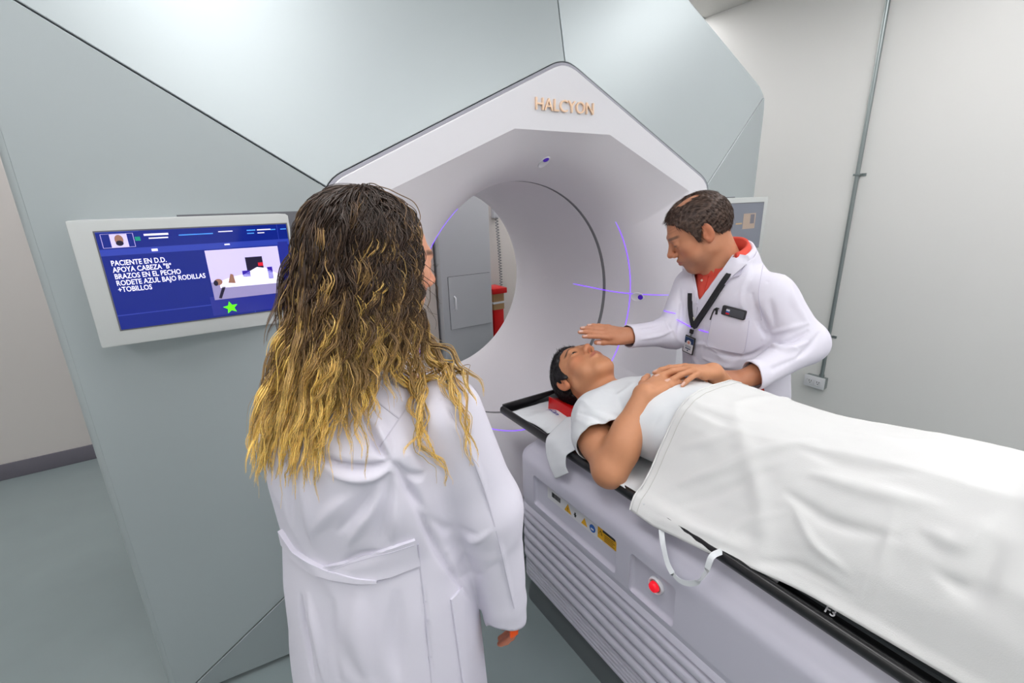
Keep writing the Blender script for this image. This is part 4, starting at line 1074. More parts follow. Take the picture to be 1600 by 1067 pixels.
tube('stitch_seam', [Vector(p)+Vector((0, 0, .0012)) for p in vs_.reshape(ny_, nb_, 3)[3, ::2]], .0009, mat('stitch', (205, 205, 200), .8), SH, 5)
# loose tie hanging in a loop from under the sheet
def cat(P, n=8):
    P = [np.array(p, dtype=float) for p in P]; P = [P[0]*2-P[1]]+P+[P[-1]*2-P[-2]]; o = []
    for i in range(1, len(P)-2):
        for k in range(n):
            t = k/n; a, b, c_, d = P[i-1:i+3]; o.append(.5*((2*b)+(-a+c_)*t+(2*a-5*b+4*c_-d)*t*t+(-a+3*b-3*c_+d)*t**3))
    return o+[P[-2]]
def band(name, P, w, side, m, parent, th=.001):
    P = cat(P); v = []; f = []
    for i, p in enumerate(P):
        t = P[min(i+1, len(P)-1)]-P[max(i-1, 0)]; t /= np.linalg.norm(t); s_ = np.array(side(i/(len(P)-1)), dtype=float); s_ -= t*(s_@t); s_ /= np.linalg.norm(s_); n_ = np.cross(t, s_)
        for a, b in ((1, 1), (-1, 1), (-1, -1), (1, -1)): v.append(p+s_*w/2*a+n_*th/2*b)
    for i in range(len(P)-1):
        for k in range(4): f.append((i*4+k, i*4+(k+1) % 4, i*4+4+(k+1) % 4, i*4+4+k))
    f += [(0, 1, 2, 3), tuple(len(v)-4+k for k in (3, 2, 1, 0))]; return wmesh(name, v, f, m, parent, True, 60)
lp = []
for (x, y, X) in [(1033, 822, .838), (1036, 850, .818), (1045, 885, .806), (1062, 907, .802), (1085, 911, .802), (1102, 895, .806), (1112, 870, .816), (1128, 861, .85)]: lp.append(at_x(x, y, X))
tie = band('sheet_tie', lp, .013, lambda t: (0, 1, .3) if t < .35 else ((0, -.5, 1) if t < .75 else (0, .8, .6)), M_gown, None); tag(tie, 'white fabric tie hanging in a loop from under the sheet over the couch side', 'cloth tie')
tg = cloth_grid('paper_tag', [[(.872, .425, .752), (.90, .425, .768)], [(.866, .40, .750), (.90, .40, .765)], [(.866, .372, .749), (.90, .372, .765)]], M_paper, None, sub=3, amp=.001); tag(tg, 'small white cloth corner sticking out between the sheet and the black rail', 'cloth')
#END_PATIENT
# ------------------------------------------------------------------ attending man beyond the couch
SKM = (194, 134, 102)
MN = thing('person', 'person in a white lab coat over a salmon polo shirt bending over the couch', 'person', (1.66, .99, 0))
MO = (1.482, 1.080, 1.405); MS = 1.06; MR = frame((-.655, .57, -.50), (-.10, .05, 1))
hp, _, MP = head_prims(MO, MR, MS, jowl=1.6, nose=1.0, lid=.0011)
neck = [cap(MP(0, -.03, -.05), (1.575, 1.0, 1.25), .062, .062, k=.03), cap(MP(0, .015, -.07), (1.553, 1.01, 1.25), .045, .045, k=.03), ell((1.60, 1.0, 1.17), (.07, .14, .07), k=.03)]
RW_, LW_ = (1.265, 1.184, 1.034), (1.385, .792, .955)
hR, nR = hand_prims(RW_, (-.86, .43, .22), (-.20, -.42, .88), -1, (.10, .10, .05), thumb=(-.05, .22, .15), spread=.03, s=1.02)
hL, nL = hand_prims(LW_, (-.86, .40, .10), (-.15, -.25, .95), 1, (.5, .5, .35), thumb=(.3, .3, .3), spread=.08, s=1.02)
armR = [cap((1.33, 1.177, 1.025), RW_, .034, .029, k=.01), cap(RW_, np.array(RW_)+np.array((-.02, .01, .005)), .029, .026, k=.01)]
armL = [cap((1.47, .766, .975), LW_, .040, .030, k=.01)]
v1, f1 = build(hp+neck, .0028, 1); v2, f2 = build(hR+[(armR, .012)], .0027, 1); v3, f3 = build(hL+[(armL, .012)], .003, 1)
low = [sec((1.66, .99, 0), (0, 1, 0), (-1, 0, 0), (0, 0, 1), [(.78, 0, 0, .16, .11), (1.0, 0, .02, .16, .11), (1.18, 0, .05, .16, .09)]), cap((1.67, .90, .8), (1.70, .88, .42), .085, .06, k=.03), cap((1.70, .88, .42), (1.74, .87, .08), .055, .04, k=.02), cap((1.67, 1.08, .8), (1.66, 1.1, .42), .085, .06, k=.03), cap((1.66, 1.1, .42), (1.70, 1.11, .08), .055, .04, k=.02)]
v4, f4 = build(low, .012, 1)
cb = np.tile(lin(SKM), (len(v1), 1)); q = (v1-np.array(MO))@MR.T/MS
cb = head_colors(v1, MO, MR, MS, SKM, (170, 105, 92), (92, 68, 56), stub=(120, 88, 76), base=cb)
for zz, a in ((.046, .35), (.055, .35), (.064, .25)):      # forehead furrows: crease shade put into the skin colour as darker lines
    m = a*np.clip(1-((q[:, 2]-zz-.002*np.sin(q[:, 0]*90))/.0016)**2, 0, 1)*(q[:, 1] > .05); cb = cb*(1-m[:, None])+np.array(lin((140, 88, 66)))*m[:, None]
V_, F_ = merge([(v1, f1), (v2, f2), (v3, f3), (v4, f4)])
c2 = nail_colors(v2, np.tile(lin(SKM), (len(v2), 1)), nR); c3 = nail_colors(v3, np.tile(lin((176, 118, 88)), (len(v3), 1)), nL)
o = fast_mesh('body', V_, F_, M_skin); set_vcol(o, np.concatenate([cb, c2, c3, np.tile(lin(SKM), (len(v4), 1))])); keep(o, MN)
eyeballs(MP, MR, MS, MN, look=(-.1, .8, -.75), iris=(50, 34, 24))
short_hair(MP, MO, MR, MS, [(-.12, -.068), (-.085, -.066), (-.055, -.045), (-.03, -.012), (-.018, .004), (-.004, .016), (.006, .0), (.014, -.024), (.024, -.028), (.030, .0), (.038, .025), (.05, .05), (.062, .066), (.08, .078), (.1, .085)], .009, 'hair', MN, (56, 41, 35), (86, 67, 57), bald=((-.014, -.012, .112), (.030, .050, .024)), seed=4, strands=4200, slen=.018, dirf=lambda q: (-q[0]*3, .9, .25) if q[2] > .07 else (0, -.35, -.9))
# trousers and shoes
M_trous = mat('dark_trousers', (52, 54, 66), .8); M_shoe = mat('black_shoe', (24, 22, 22), .4)
tr = [cap((1.67, .90, .82), (1.70, .88, .42), .105, .085, k=.03), cap((1.70, .88, .42), (1.74, .87, .10), .08, .07, k=.03), cap((1.67, 1.08, .82), (1.66, 1.1, .42), .105, .085, k=.03), cap((1.66, 1.1, .42), (1.70, 1.11, .10), .08, .07, k=.03)]
v, f = build(tr, .012, 2); o = fast_mesh('trousers', v, f, M_trous); keep(o, MN)
for (x, y) in ((1.74, .87), (1.70, 1.11)):
    v, f = build([cap((x+.04, y, .045), (x-.13, y, .038), .045, .038), ell((x, y, .06), (.06, .05, .06), k=.03)], .008, 1); v[:, 2] = np.maximum(v[:, 2], .001); keep(fast_mesh('shoe', v, f, M_shoe), MN)
M_stitch0 = mat('coat_stitch', (200, 196, 212), .8)
M_salmon = mat('salmon_pique', (226, 88, 74), .8, bump=.15, bscale=1200, spec=.2)
rows = [(.45, 0, -.04, .215, .14), (.8, 0, -.03, .205, .145), (.95, 0, .0, .20, .145), (1.08, 0, .03, .195, .13), (1.18, 0, .05, .185, .112), (1.25, .005, .06, .15, .095), (1.30, .01, .07, .098, .08), (1.345, .012, .078, .078, .072)]
shirt = [sec((1.64, .99, 0), (0, 1, 0), (-1, 0, 0), (0, 0, 1), [(t, a, b-.002, c_-.02, d-.014 if t < 1.15 else d-.008) for t, a, b, c_, d in rows], p=2.3), cap((1.575, 1.0, 1.27), (1.55, 1.012, 1.33), .068, .070, k=.03)]
v, f = build(shirt, .006, 2, lo=(1.3, .5, .92)); v, f = cutplane(v, f, (1.555, 1.01, 1.312), (-.45, .1, .9)); keep(fast_mesh('polo_shirt', v, f, M_salmon), MN)
bsh = bvh_of(v, f)
ribbon('polo_collar', [(1083, 414), (1093, 420), (1108, 425), (1122, 419), (1136, 402), (1150, 382), (1160, 366)], bsh, .030, M_salmon, MN, lift=.006)
ribbon('placket', [(1106, 424), (1100, 445), (1094, 470)], bsh, .022, M_salmon, MN, lift=.003)
h, n_ = hit(bsh, 1098, 438)
if h is not None:
    me = bpy.data.meshes.new('shirt_button'); bm = bmesh.new(); bmesh.ops.create_uvsphere(bm, u_segments=12, v_segments=8, radius=.0045); bm.to_mesh(me); bm.free(); me.transform(Matrix.Translation(h+n_*.004)); keep(link('shirt_button', me, mat('button_pearl', (236, 210, 190), .3)), MN)
coat = [sec((1.64, .99, 0), (0, 1, 0), (-1, 0, 0), (0, 0, 1), rows, p=2.3, k=.03),
        ([cap((1.575, .835, 1.20), (1.628, .724, 1.045), .074, .058, k=.04), cap((1.628, .724, 1.045), (1.42, .772, .967), .060, .047, k=.04), cap((1.42, .772, .967), (1.36, .79, .955), .049, .049, k=.01)], .035),
        ([cap((1.565, 1.14, 1.19), (1.475, 1.155, 1.015), .074, .060, k=.04), cap((1.475, 1.155, 1.015), (1.275, 1.183, 1.03), .060, .043, k=.03), cap((1.275, 1.183, 1.03), (1.22, 1.19, 1.035), .043, .043, k=.01)], .035), cap((1.60, 1.0, 1.25), (1.557, 1.012, 1.345), .09, .080, k=.04)]
v, f = build(coat, .0055, 3)
v, f = sleevecut(v, f, (1.405, .777, .96), (-.93, .3, -.12), (1.36, .79, .955), .10)
v, f = sleevecut(v, f, (1.262, 1.184, 1.03), (-.98, .12, .0), (1.22, 1.19, 1.035), .10)
v, f = cutplane(v, f, (1.562, 1.01, 1.318), (-.42, .05, .90))
n_ = normals(v, f); v = v+n_*(.0022*wn(v*np.array([1, 1, .8]), 26, .31, 3))[:, None]; v = crinkle(v, n_, 17, .6, .004)
bc = bvh_of(v, f)
for pxs, a, w in [([(1182, 500), (1196, 524), (1212, 537), (1238, 532), (1262, 518)], -.012, .010), ([(1192, 530), (1215, 545), (1245, 546)], .009, .008), ([(1195, 540), (1225, 548), (1262, 535)], .008, .012), ([(1205, 520), (1235, 512), (1262, 505)], .007, .012), ([(1110, 548), (1140, 556), (1175, 556), (1205, 535)], -.007, .010), ([(1100, 560), (1140, 575), (1180, 570), (1210, 548)], .006, .014), ([(1175, 460), (1190, 500), (1205, 530)], -.009, .014), ([(1150, 460), (1165, 450), (1180, 430)], -.004, .012),
                  ([(1200, 440), (1205, 480), (1212, 515)], -.005, .012), ([(1225, 430), (1240, 470), (1262, 505)], .005, .016), ([(1150, 590), (1200, 580), (1245, 560)], -.004, .012), ([(1066, 470), (1064, 500), (1058, 520)], -.006, .010), ([(1050, 500), (1020, 512), (995, 515)], -.005, .008), ([(1055, 515), (1030, 525), (1000, 530)], .005, .008), ([(1040, 495), (1045, 510), (1052, 525)], -.005, .008),
                  ([(1180, 395), (1210, 405), (1235, 430)], .002, .010), ([(1100, 500), (1098, 530), (1100, 565)], -.002, .006), ([(1062, 450), (1065, 500), (1064, 560)], -.006, .009), ([(1245, 560), (1262, 545), (1280, 520)], -.006, .012)]:
    v = fold(v, n_, bc, pxs, a, w)
def inpoly(px, py, P):
    r = np.zeros(len(px), bool); n = len(P)
    for i in range(n):
        (x1, y1), (x2, y2) = P[i], P[(i+1) % n]; c_ = ((y1 > py) != (y2 > py)); xi = (x2-x1)*(py-y1)/((y2-y1) if y2 != y1 else 1e-9)+x1; r ^= c_ & (px < xi)
    return r
def to_px(v):
    d = v-np.array(CAM); z = d@np.array(CF); return 800+FPX*(d@np.array(CR))/z, 533.5-FPX*(d@np.array(CU))/z
# V opening of the coat: the part of the front left of the lapel line
VO = [(1082, 405), (1082, 420), (1091, 474), (1112, 445), (1136, 412), (1160, 374), (1150, 350)]
px, py = to_px(v); inv = inpoly(px, py, VO) & (v[:, 0] < 1.60)
f = f[~inv[f].all(1)]
cloth('lab_coat', v, f, M_cloth, MN, .003)
vcut, fcut = v, f
patch('lapel', [[(1160, 378), (1137, 411), (1113, 446), (1091, 477)], [(1178, 388), (1166, 412), (1143, 434), (1097, 486)]], bc, M_cloth, MN, nu=24, nv=6, lift=.009)
ribbon('lapel_edge', [(1177, 390), (1166, 412), (1156, 430)], bc, .0035, M_stitch0, MN, lift=.0095, n=14); ribbon('lapel_edge', [(1155, 431), (1142, 434), (1120, 460), (1098, 486)], bc, .003, M_stitch0, MN, lift=.0095, n=20)  # crease shade of the lapel edge painted as a darker stitched line
patch('lapel', [[(1082, 412), (1084, 445), (1090, 474)], [(1066, 418), (1072, 444), (1084, 474)]], bc, M_cloth, MN, nu=16, nv=4, lift=.004)
def neck_collar(name, c, rows, a0, a1, tilt, m, parent, N=36, sy=1.0):
    v = []; f = []
    for (r_, z_) in rows:
        for i in range(N+1):
            a = math.radians(a0+(a1-a0)*i/N); x, y = c[0]+r_*math.cos(a), c[1]+r_*sy*math.sin(a); v.append((x, y, c[2]+z_+tilt*(x-c[0])))
    for j in range(len(rows)-1):
        for i in range(N): b = j*(N+1)+i; f.append((b, b+1, b+N+2, b+N+1))
    o = fast_mesh(name, v, f, m); keep(o, parent); md = o.modifiers.new('s', 'SOLIDIFY'); md.thickness = .003; return o
neck_collar('coat_collar', (1.562, 1.012, 1.318), [(.078, -.03), (.077, .0), (.079, .014), (.083, .016), (.089, .004), (.097, -.016), (.103, -.034)], -112, 112, .42, M_cloth, MN, sy=1.05)
neck_collar('polo_collar_stand', (1.554, 1.014, 1.320), [(.070, -.03), (.066, .0), (.067, .026), (.071, .029), (.078, .012), (.084, -.012)], -118, 118, .42, M_salmon, MN, sy=1.05)
'''patch('collar_flap', [[(1152, 362), (1164, 370), (1176, 378)], [(1164, 372), (1166, 396), (1156, 430)]], bc, M_cloth, MN, nu=10, nv=6, lift=.0075)'''
patch('chest_pocket', [[(1116, 484), (1128, 490), (1142, 495), (1171, 497)], [(1104, 541), (1124, 545), (1144, 549), (1163, 552)]], bc, M_cloth, MN, nu=16, nv=14, lift=.006)
ribbon('pocket_seam', [(1115, 490), (1105, 540), (1124, 545), (1144, 549), (1163, 552), (1170, 500)], bc, .0022, M_stitch0, MN, lift=.0065, n=40)
ribbon('armhole_seam', [(1196, 392), (1190, 425), (1185, 460), (1190, 500)], bc, .002, M_stitch0, MN, lift=.002, n=24)
ribbon('front_edge', [(1090, 478), (1086, 500), (1081, 535), (1080, 568)], bc, .004, M_cloth, MN, lift=.003)
for px_ in ((1084, 498),):
    h, n_ = hit(bc, *px_); me = bpy.data.meshes.new('coat_button'); bm = bmesh.new(); bmesh.ops.create_cone(bm, cap_ends=True, segments=16, radius1=.008, radius2=.007, depth=.003); bm.to_mesh(me); bm.free(); me.transform(Matrix.Translation(h+n_*.005) @ n_.to_track_quat('Z', 'Y').to_matrix().to_4x4()); keep(link('coat_button', me, mat('button_cream', (226, 222, 205), .3)), MN)
keep(wmesh('shirt_tail', [tuple(at_x(*p, X)) for X in (1.50, 1.51) for p in ((1186, 612), (1193, 604), (1197, 622), (1188, 624))], [(0,1,2,3), (7,6,5,4), (0,4,5,1), (1,5,6,2), (2,6,7,3), (3,7,4,0)], M_salmon, None), MN)
# lanyard, badge, phone, pen: things of their own
M_lan = mat('black_webbing', (26, 26, 30), .7)
LN = thing('lanyard', 'wide black lanyard round the bending person\'s neck', 'lanyard', (1.47, 1.0, 1.2))
ribbon('strap', [(1176, 376), (1164, 392), (1140, 428), (1118, 463), (1100, 490), (1087, 510)], bc, .0165, M_lan, LN, lift=.017, n=30)
ribbon('strap', [(1080, 458), (1079, 475), (1080, 492), (1085, 510)], bc, .013, M_lan, LN, lift=.012, n=14)
hb, nb2 = hit(bc, 1084, 516); hb2, _ = hit(bc, 1078, 548)
dn = (hb2-hb).normalized(); nrm_ = nb2; sd = dn.cross(nrm_).normalized(); nrm_ = sd.cross(dn).normalized()
if nrm_.dot(CAM-hb) < 0: nrm_ = -nrm_
def local_box(name, c, u, w, n, hu, hw, hn, m, parent, bev=0):
    M = Matrix.Translation(c) @ Matrix((u, w, n)).transposed().to_4x4(); return box(name, -hu, hu, -hw, hw, -hn, hn, m, parent, bev=bev, seg=3, mtx=M)
if sd.dot(CR) < 0: sd = -sd
local_box('clasp', hb+nrm_*.014, sd, dn, nrm_, .0075, .008, .003, M_k, LN, .001)
local_box('clip', hb+dn*.016+nrm_*.014, sd, dn, nrm_, .003, .010, .0015, M_metal, LN, .0008)
BD = thing('badge', 'identity badge in a black holder hanging from the lanyard', 'badge', tuple(hb2))
bc_ = hb+dn*.058+nrm_*.016
local_box('holder', bc_, sd, dn, nrm_, .0225, .038, .0025, M_k, BD, .003)
local_box('card', bc_+nrm_*.0028, sd, dn, nrm_, .019, .033, .0004, M_paper, BD)
M_navy = mat('badge_navy', (30, 55, 90), .4)
local_box('card_header', bc_-dn*.020+nrm_*.0034, sd, dn, nrm_, .019, .013, .0003, M_navy, BD)
def local_disc(name, c, u, w, n, r, m, parent, ry=None, N=20):
    ry = ry or r; v = [c+u*r*math.cos(2*math.pi*k/N)+w*ry*math.sin(2*math.pi*k/N)+n*l for l in (0, .0004) for k in range(N)]
    return wmesh(name, v, [tuple(range(N)), tuple(range(N, 2*N))]+[(i, (i+1) % N, N+(i+1) % N, N+i) for i in range(N)], m, parent)
local_disc('portrait', bc_-dn*.012+nrm_*.0038, sd, dn, nrm_, .0095, M_paper, BD)
local_disc('portrait', bc_-dn*.012+nrm_*.0043, sd, dn, nrm_, .0052, mat('portrait_skin', (214, 140, 120), .6), BD, ry=.0065)
for k, (w_, t_) in enumerate(((.012, .0008), (.013, .0008), (.011, .0022))): local_box('card_text', bc_+dn*(.004+.005*k+(.002 if k == 2 else 0))+nrm_*.0034, sd, dn, nrm_, w_, t_, .0002, M_navy, BD)
local_disc('card_mark', bc_+dn*.024+nrm_*.0034, sd, dn, nrm_, .003, M_navy, BD)
# phone standing in the pocket
h, n_ = hit(bc, 1148, 487); h2, _ = hit(bc, 1160, 490); h3, _ = hit(bc, 1134, 483)
u = (h2-h3).normalized(); w = n_.cross(u).normalized(); n_ = u.cross(w)
if n_.dot(CAM-h) < 0: n_ = -n_
if w.z > 0: w = -w
PH = thing('mobile_phone', 'rugged black phone poking out of the chest pocket', 'phone', tuple(h))
cph = h+n_*.006+w*.002
local_box('body', cph, u, w, n_, .041, .017, .0075, mat('phone_black', (34, 32, 36), .45), PH, .006)
local_box('back_plate', cph+n_*.0075+u*.007, u, w, n_, .030, .0125, .0012, mat('phone_grey', (70, 72, 78), .35), PH, .001)
for k, (m, off) in enumerate(((M_paper, -.005), (M_bl, .001), (M_red, .0065))): local_box('sticker', cph+n_*.009+w*off-u*.017, u, w, n_, .006, .003, .0006, m, PH)
PN = thing('pen', 'black pen clipped to the edge of the chest pocket', 'pen', tuple(h))
ribbon('clip', [(1124, 482), (1119, 481), (1116, 487), (1112, 499)], bc, .0028, M_k, PN, lift=.011, n=14)
h, n_ = hit(bc, 1122, 482); tube('barrel', [h+n_*.008+Vector((0, 0, .004)), h+n_*.008-Vector((0, 0, .02))], .004, M_k, PN, 10)
# glowing strips laid on the coat to paint projected laser light
def strip_on(bvh, pxs, w, parent, name='painted_laser_line', lift=.0022):
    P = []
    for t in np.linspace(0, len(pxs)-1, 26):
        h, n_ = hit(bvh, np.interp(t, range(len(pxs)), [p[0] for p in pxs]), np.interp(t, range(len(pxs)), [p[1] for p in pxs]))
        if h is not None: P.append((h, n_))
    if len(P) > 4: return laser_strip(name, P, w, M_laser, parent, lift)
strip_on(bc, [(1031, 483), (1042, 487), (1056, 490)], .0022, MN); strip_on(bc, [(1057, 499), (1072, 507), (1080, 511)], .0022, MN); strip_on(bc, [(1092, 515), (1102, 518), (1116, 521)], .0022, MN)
#END_MAN
# ------------------------------------------------------------------ standing woman with her back to us
SKW = (222, 160, 130)
WN = thing('person', 'person with long wavy brown-to-blonde hair in a white lab coat seen from behind', 'person', (.19, .863, 0))
WO = np.array((.256, .842, 1.428)); WS = .96; WR = frame((.975, .12, -.16), (.05, 0, 1))
hp, _, WP = head_prims(WO, WR, WS, fem=True)
Fv = np.array((.74, .67, 0)); Fv /= np.linalg.norm(Fv); Rv = np.array((Fv[1], -Fv[0], 0)); WC = np.array((.19, .863, 0))
neck = [cap(WP(0, -.03, -.05), (.20, .865, 1.22), .05, .055, k=.03), ell((.20, .87, 1.16), (.13, .13, .07), k=.05)]
v1, f1 = build(hp+neck, .0032, 1)
WRW = (.432, .700, .702)
hR, nR = hand_prims(WRW, (.07, .02, -1), tuple(Rv*.9+Fv*.1), -1, (.35, .35, .2), thumb=(.15, .3, .2), spread=.03, s=.92)
v2, f2 = build(hR+[([cap((.405, .708, .80), WRW, .03, .025, k=.01)], .012)], .0027, 1)
low = [cap(WC+Rv*.09+(0, 0, .85), WC+Rv*.09+(0, 0, .08), .08, .04, k=.03), cap(WC-Rv*.09+(0, 0, .85), WC-Rv*.09+(0, 0, .08), .08, .04, k=.03), sec(tuple(WC), tuple(Rv), tuple(Fv), (0, 0, 1), [(.75, 0, 0, .14, .1), (.95, 0, 0, .12, .09), (1.15, 0, 0, .13, .09)])]
v4, f4 = build(low, .012, 1)
V_, F_ = merge([(v1, f1), (v2, f2), (v4, f4)])
c1 = head_colors(v1, WO, WR, WS, SKW, (190, 100, 95), (80, 58, 46)); c2 = nail_colors(v2, np.tile(lin((196, 122, 96)), (len(v2), 1)), nR)
o = fast_mesh('body', V_, F_, M_skin); set_vcol(o, np.concatenate([c1, c2, np.tile(lin(SKW), (len(v4), 1))])); keep(o, WN)
eyeballs(WP, WR, WS, WN, look=(.1, 1, -.35))
SV = []; SF = []
for sx in (-1, 1):            # lashes
    for k in range(14):
        x = sx*(.020+.023*k/13); y = .0935-.35*max(0, abs(x)-.03)**1.0; b = len(SV)
        p0 = WP(x, y, .004); p1 = WP(x*1.03, y+.009, .003); p2 = WP(x*1.06, y+.013, .008); w = WP(x+.0007, y, .004)-p0
        SV += [p0-w, p0+w, p1+w*.6, p1-w*.6, p2]; SF += [(b, b+1, b+2, b+3), (b+3, b+2, b+4, b+4)]
me = bpy.data.meshes.new('eyelashes'); me.from_pydata([tuple(p) for p in SV], [], [tuple(dict.fromkeys(f)) for f in SF]); o = link('eyelashes', me, M_k); keep(o, WN); o['kind'] = 'stuff'
tr = [cap(WC+Rv*.09+(0, 0, .8), WC+Rv*.09+(0, 0, .10), .10, .07, k=.03), cap(WC-Rv*.09+(0, 0, .8), WC-Rv*.09+(0, 0, .10), .10, .07, k=.03)]
v, f = build(tr, .012, 2); keep(fast_mesh('trousers', v, f, M_trous), WN)
for s_ in (-1, 1):
    a = WC+Rv*.09*s_; v, f = build([cap(tuple(a-Fv*.04+(0, 0, .042)), tuple(a+Fv*.13+(0, 0, .035)), .042, .035), ell(tuple(a+(0, 0, .06)), (.05, .05, .055), k=.03)], .008, 1); v[:, 2] = np.maximum(v[:, 2], .001); keep(fast_mesh('shoe', v, f, M_shoe), WN)
coatw = [sec(tuple(WC), tuple(Rv), tuple(Fv), (0, 0, 1), [(.34, 0, .0, .225, .19), (.6, 0, 0, .215, .172), (.78, 0, .0, .205, .158), (.90, 0, -.0, .19, .14), (1.02, 0, -.01, .19, .138), (1.12, 0, -.02, .18, .125), (1.19, 0, -.015, .14, .10), (1.25, 0, .0, .075, .075)], p=2.15, k=.03),
         ([cap((.318, .745, 1.15), (.385, .715, .935), .074, .066, k=.04), cap((.385, .715, .935), (.410, .707, .70), .063, .048, k=.04), cap((.410, .707, .70), (.414, .706, .59), .048, .045, k=.01)], .022),
         ([cap((.098, .965, 1.14), (.10, 1.06, .95), .062, .058, k=.04), cap((.09, 1.07, .95), (.24, 1.10, .93), .06, .045, k=.04)], .03), cap((.20, .865, 1.2), (.205, .865, 1.27), .075, .065, k=.04)]
v, f = build(coatw, .0052, 3)
v, f = sleevecut(v, f, (.420, .706, .650), (-.35, .15, -1), (.416, .706, .60), .078, .3655)
v, f = cutplane(v, f, (.2, .865, .352), (0, 0, -1)); v, f = cutplane(v, f, (.2, .865, 1.262), (0, 0, 1))
n_ = normals(v, f); v = v+n_*(.0028*wn(v*np.array([1, 1, .5]), 17, .41, 3))[:, None]; v = crinkle(v, n_, 13, .8, .0035)
bw = bvh_of(v, f)
for pxs, a, w in [([(608, 722), (590, 728), (565, 733), (535, 730), (505, 718), (490, 705)], -.013, .010), ([(608, 735), (585, 744), (555, 748), (520, 742)], .008, .012), ([(566, 650), (575, 675), (590, 700), (606, 718)], -.011, .010), ([(590, 660), (598, 685), (608, 708)], .008, .009),
                  ([(608, 735), (590, 765), (560, 800), (530, 830)], -.007, .015), ([(610, 745), (602, 790), (592, 850)], -.006, .014), ([(600, 750), (575, 800), (545, 850)], .007, .014), ([(545, 775), (515, 800), (490, 830)], .005, .016), ([(620, 760), (618, 810), (615, 850)], .005, .012),
                  ([(640, 770), (668, 830), (705, 890), (735, 935)], -.009, .009), ([(620, 725), (640, 765), (665, 800)], -.010, .010), ([(612, 722), (635, 742), (655, 745), (665, 738)], -.007, .009), ([(640, 700), (665, 720), (690, 740)], -.004, .014),
                  ([(655, 800), (700, 830), (745, 835)], -.004, .012), ([(700, 860), (740, 845), (765, 830)], .005, .012), ([(700, 905), (740, 900), (775, 880)], -.003, .012), ([(690, 620), (715, 670), (745, 730), (765, 790)], .004, .006), ([(765, 790), (785, 870), (803, 950)], .004, .006), ([(700, 640), (720, 660), (735, 680)], -.005, .010),
                  ([(470, 930), (475, 980), (490, 1060)], -.010, .008), ([(482, 930), (495, 990), (505, 1060)], .006, .012), ([(560, 930), (555, 990), (575, 1060)], .007, .030), ([(620, 930), (618, 1000), (625, 1060)], -.007, .022), ([(520, 940), (520, 1000), (530, 1060)], -.004, .02),
                  ([(440, 700), (452, 760), (455, 820)], -.006, .010), ([(470, 740), (480, 790), (490, 850)], .006, .016), ([(480, 640), (500, 680), (520, 700)], .006, .02), ([(661, 917), (668, 990), (674, 1066)], -.006, .005), ([(530, 885), (560, 870), (600, 860)], -.005, .014)]:
    v = fold(v, n_, bw, pxs, a, w)
cloth('lab_coat', v, f, M_cloth, WN, .003)
bw2 = bvh_of(v, f)
patch('half_belt', [[(505, 884), (550, 873), (600, 857), (648, 841)], [(530, 901), (570, 908), (612, 899), (656, 881)]], bw2, M_cloth, WN, nu=20, nv=8, lift=.006)
M_stitch = mat('coat_seam', (208, 205, 218), .8)
ribbon('belt_seam', [(512, 889), (560, 876), (604, 862), (646, 848)], bw2, .0016, M_stitch, WN, lift=.0068, n=24); ribbon('belt_seam', [(535, 905), (575, 911), (614, 902), (656, 884)], bw2, .003, M_stitch, WN, lift=.003, n=24)
patch('half_belt', [[(441, 826), (462, 858), (490, 876), (515, 888), (560, 900), (590, 903)], [(446, 848), (466, 875), (494, 894), (520, 902), (560, 908), (590, 907)]], bw2, M_cloth, WN, nu=24, nv=6, lift=.009)
ribbon('belt_seam', [(446, 852), (466, 879), (494, 898), (520, 906), (560, 912)], bw2, .003, M_stitch, WN, lift=.003, n=24)
patch('side_pocket', [[(703, 936), (711, 928), (720, 916)], [(722, 1070), (726, 1070), (730, 1070)]], bw2, M_cloth, WN, nu=10, nv=18, lift=.005)
for pxs in ([(519, 576), (560, 603), (600, 636), (624, 654)], [(640, 630), (624, 654), (606, 680), (593, 698)], [(653, 850), (658, 900), (664, 960), (674, 1066)], [(689, 612), (712, 660), (738, 715), (762, 780), (780, 850), (797, 925), (803, 950)]):
    ribbon('seam', pxs, bw2, .0022, M_stitch, WN, lift=.0015, n=30)
OB = thing('orange_tag', 'bright orange item peeking out between sleeve cuff and fingers of the long-haired person', 'tag', (.42, .68, .6))
box('tag', .400, .420, .668, .674, .625, .652, mat('bright_orange', (255, 90, 0), .5, emit=.0), OB, bev=.003)
#HAIR
# long hair: dark inner mass plus many wavy strands grouped in locks
def sdf_at(prims, P):
    X, Y, Z = P[..., 0], P[..., 1], P[..., 2]; D = np.full(X.shape, 1.0)
    for p in prims:
        if isinstance(p[0], list):
            acc = None
            for q in p[0]:
                d = evalp(q, X, Y, Z); acc = d if acc is None else smin(acc, d, q[5])
            D = smin(D, acc, p[1])
        else: D = smin(D, evalp(p, X, Y, Z), p[5])
    return D
bodyprims = coatw+[ell(WP(0, -.018, .028), V3(.079, .099, .088)*WS, WR, .01), ell(WP(0, .018, .012), V3(.071, .074, .09)*WS, WR, .02), cap(WP(0, -.03, -.05), (.20, .865, 1.22), .052, .057, k=.03)]
def push_out(P, off):
    for _ in range(3):
        d = sdf_at(bodyprims, P); e = .003; g = np.stack([sdf_at(bodyprims, P+np.eye(3)[i]*e)-d for i in range(3)], -1)/e
        g /= np.maximum(np.linalg.norm(g, axis=-1, keepdims=True), 1e-6); P = P+g*np.maximum(off-d, 0)[..., None]
    return P
view = np.array((math.sin(.28), math.cos(.28), 0)); vr = np.array((view[1], -view[0], 0))
faz = math.atan2(WR[1][1], WR[1][0])
NL, NP = 760, 40
r = np.random.default_rng(21)
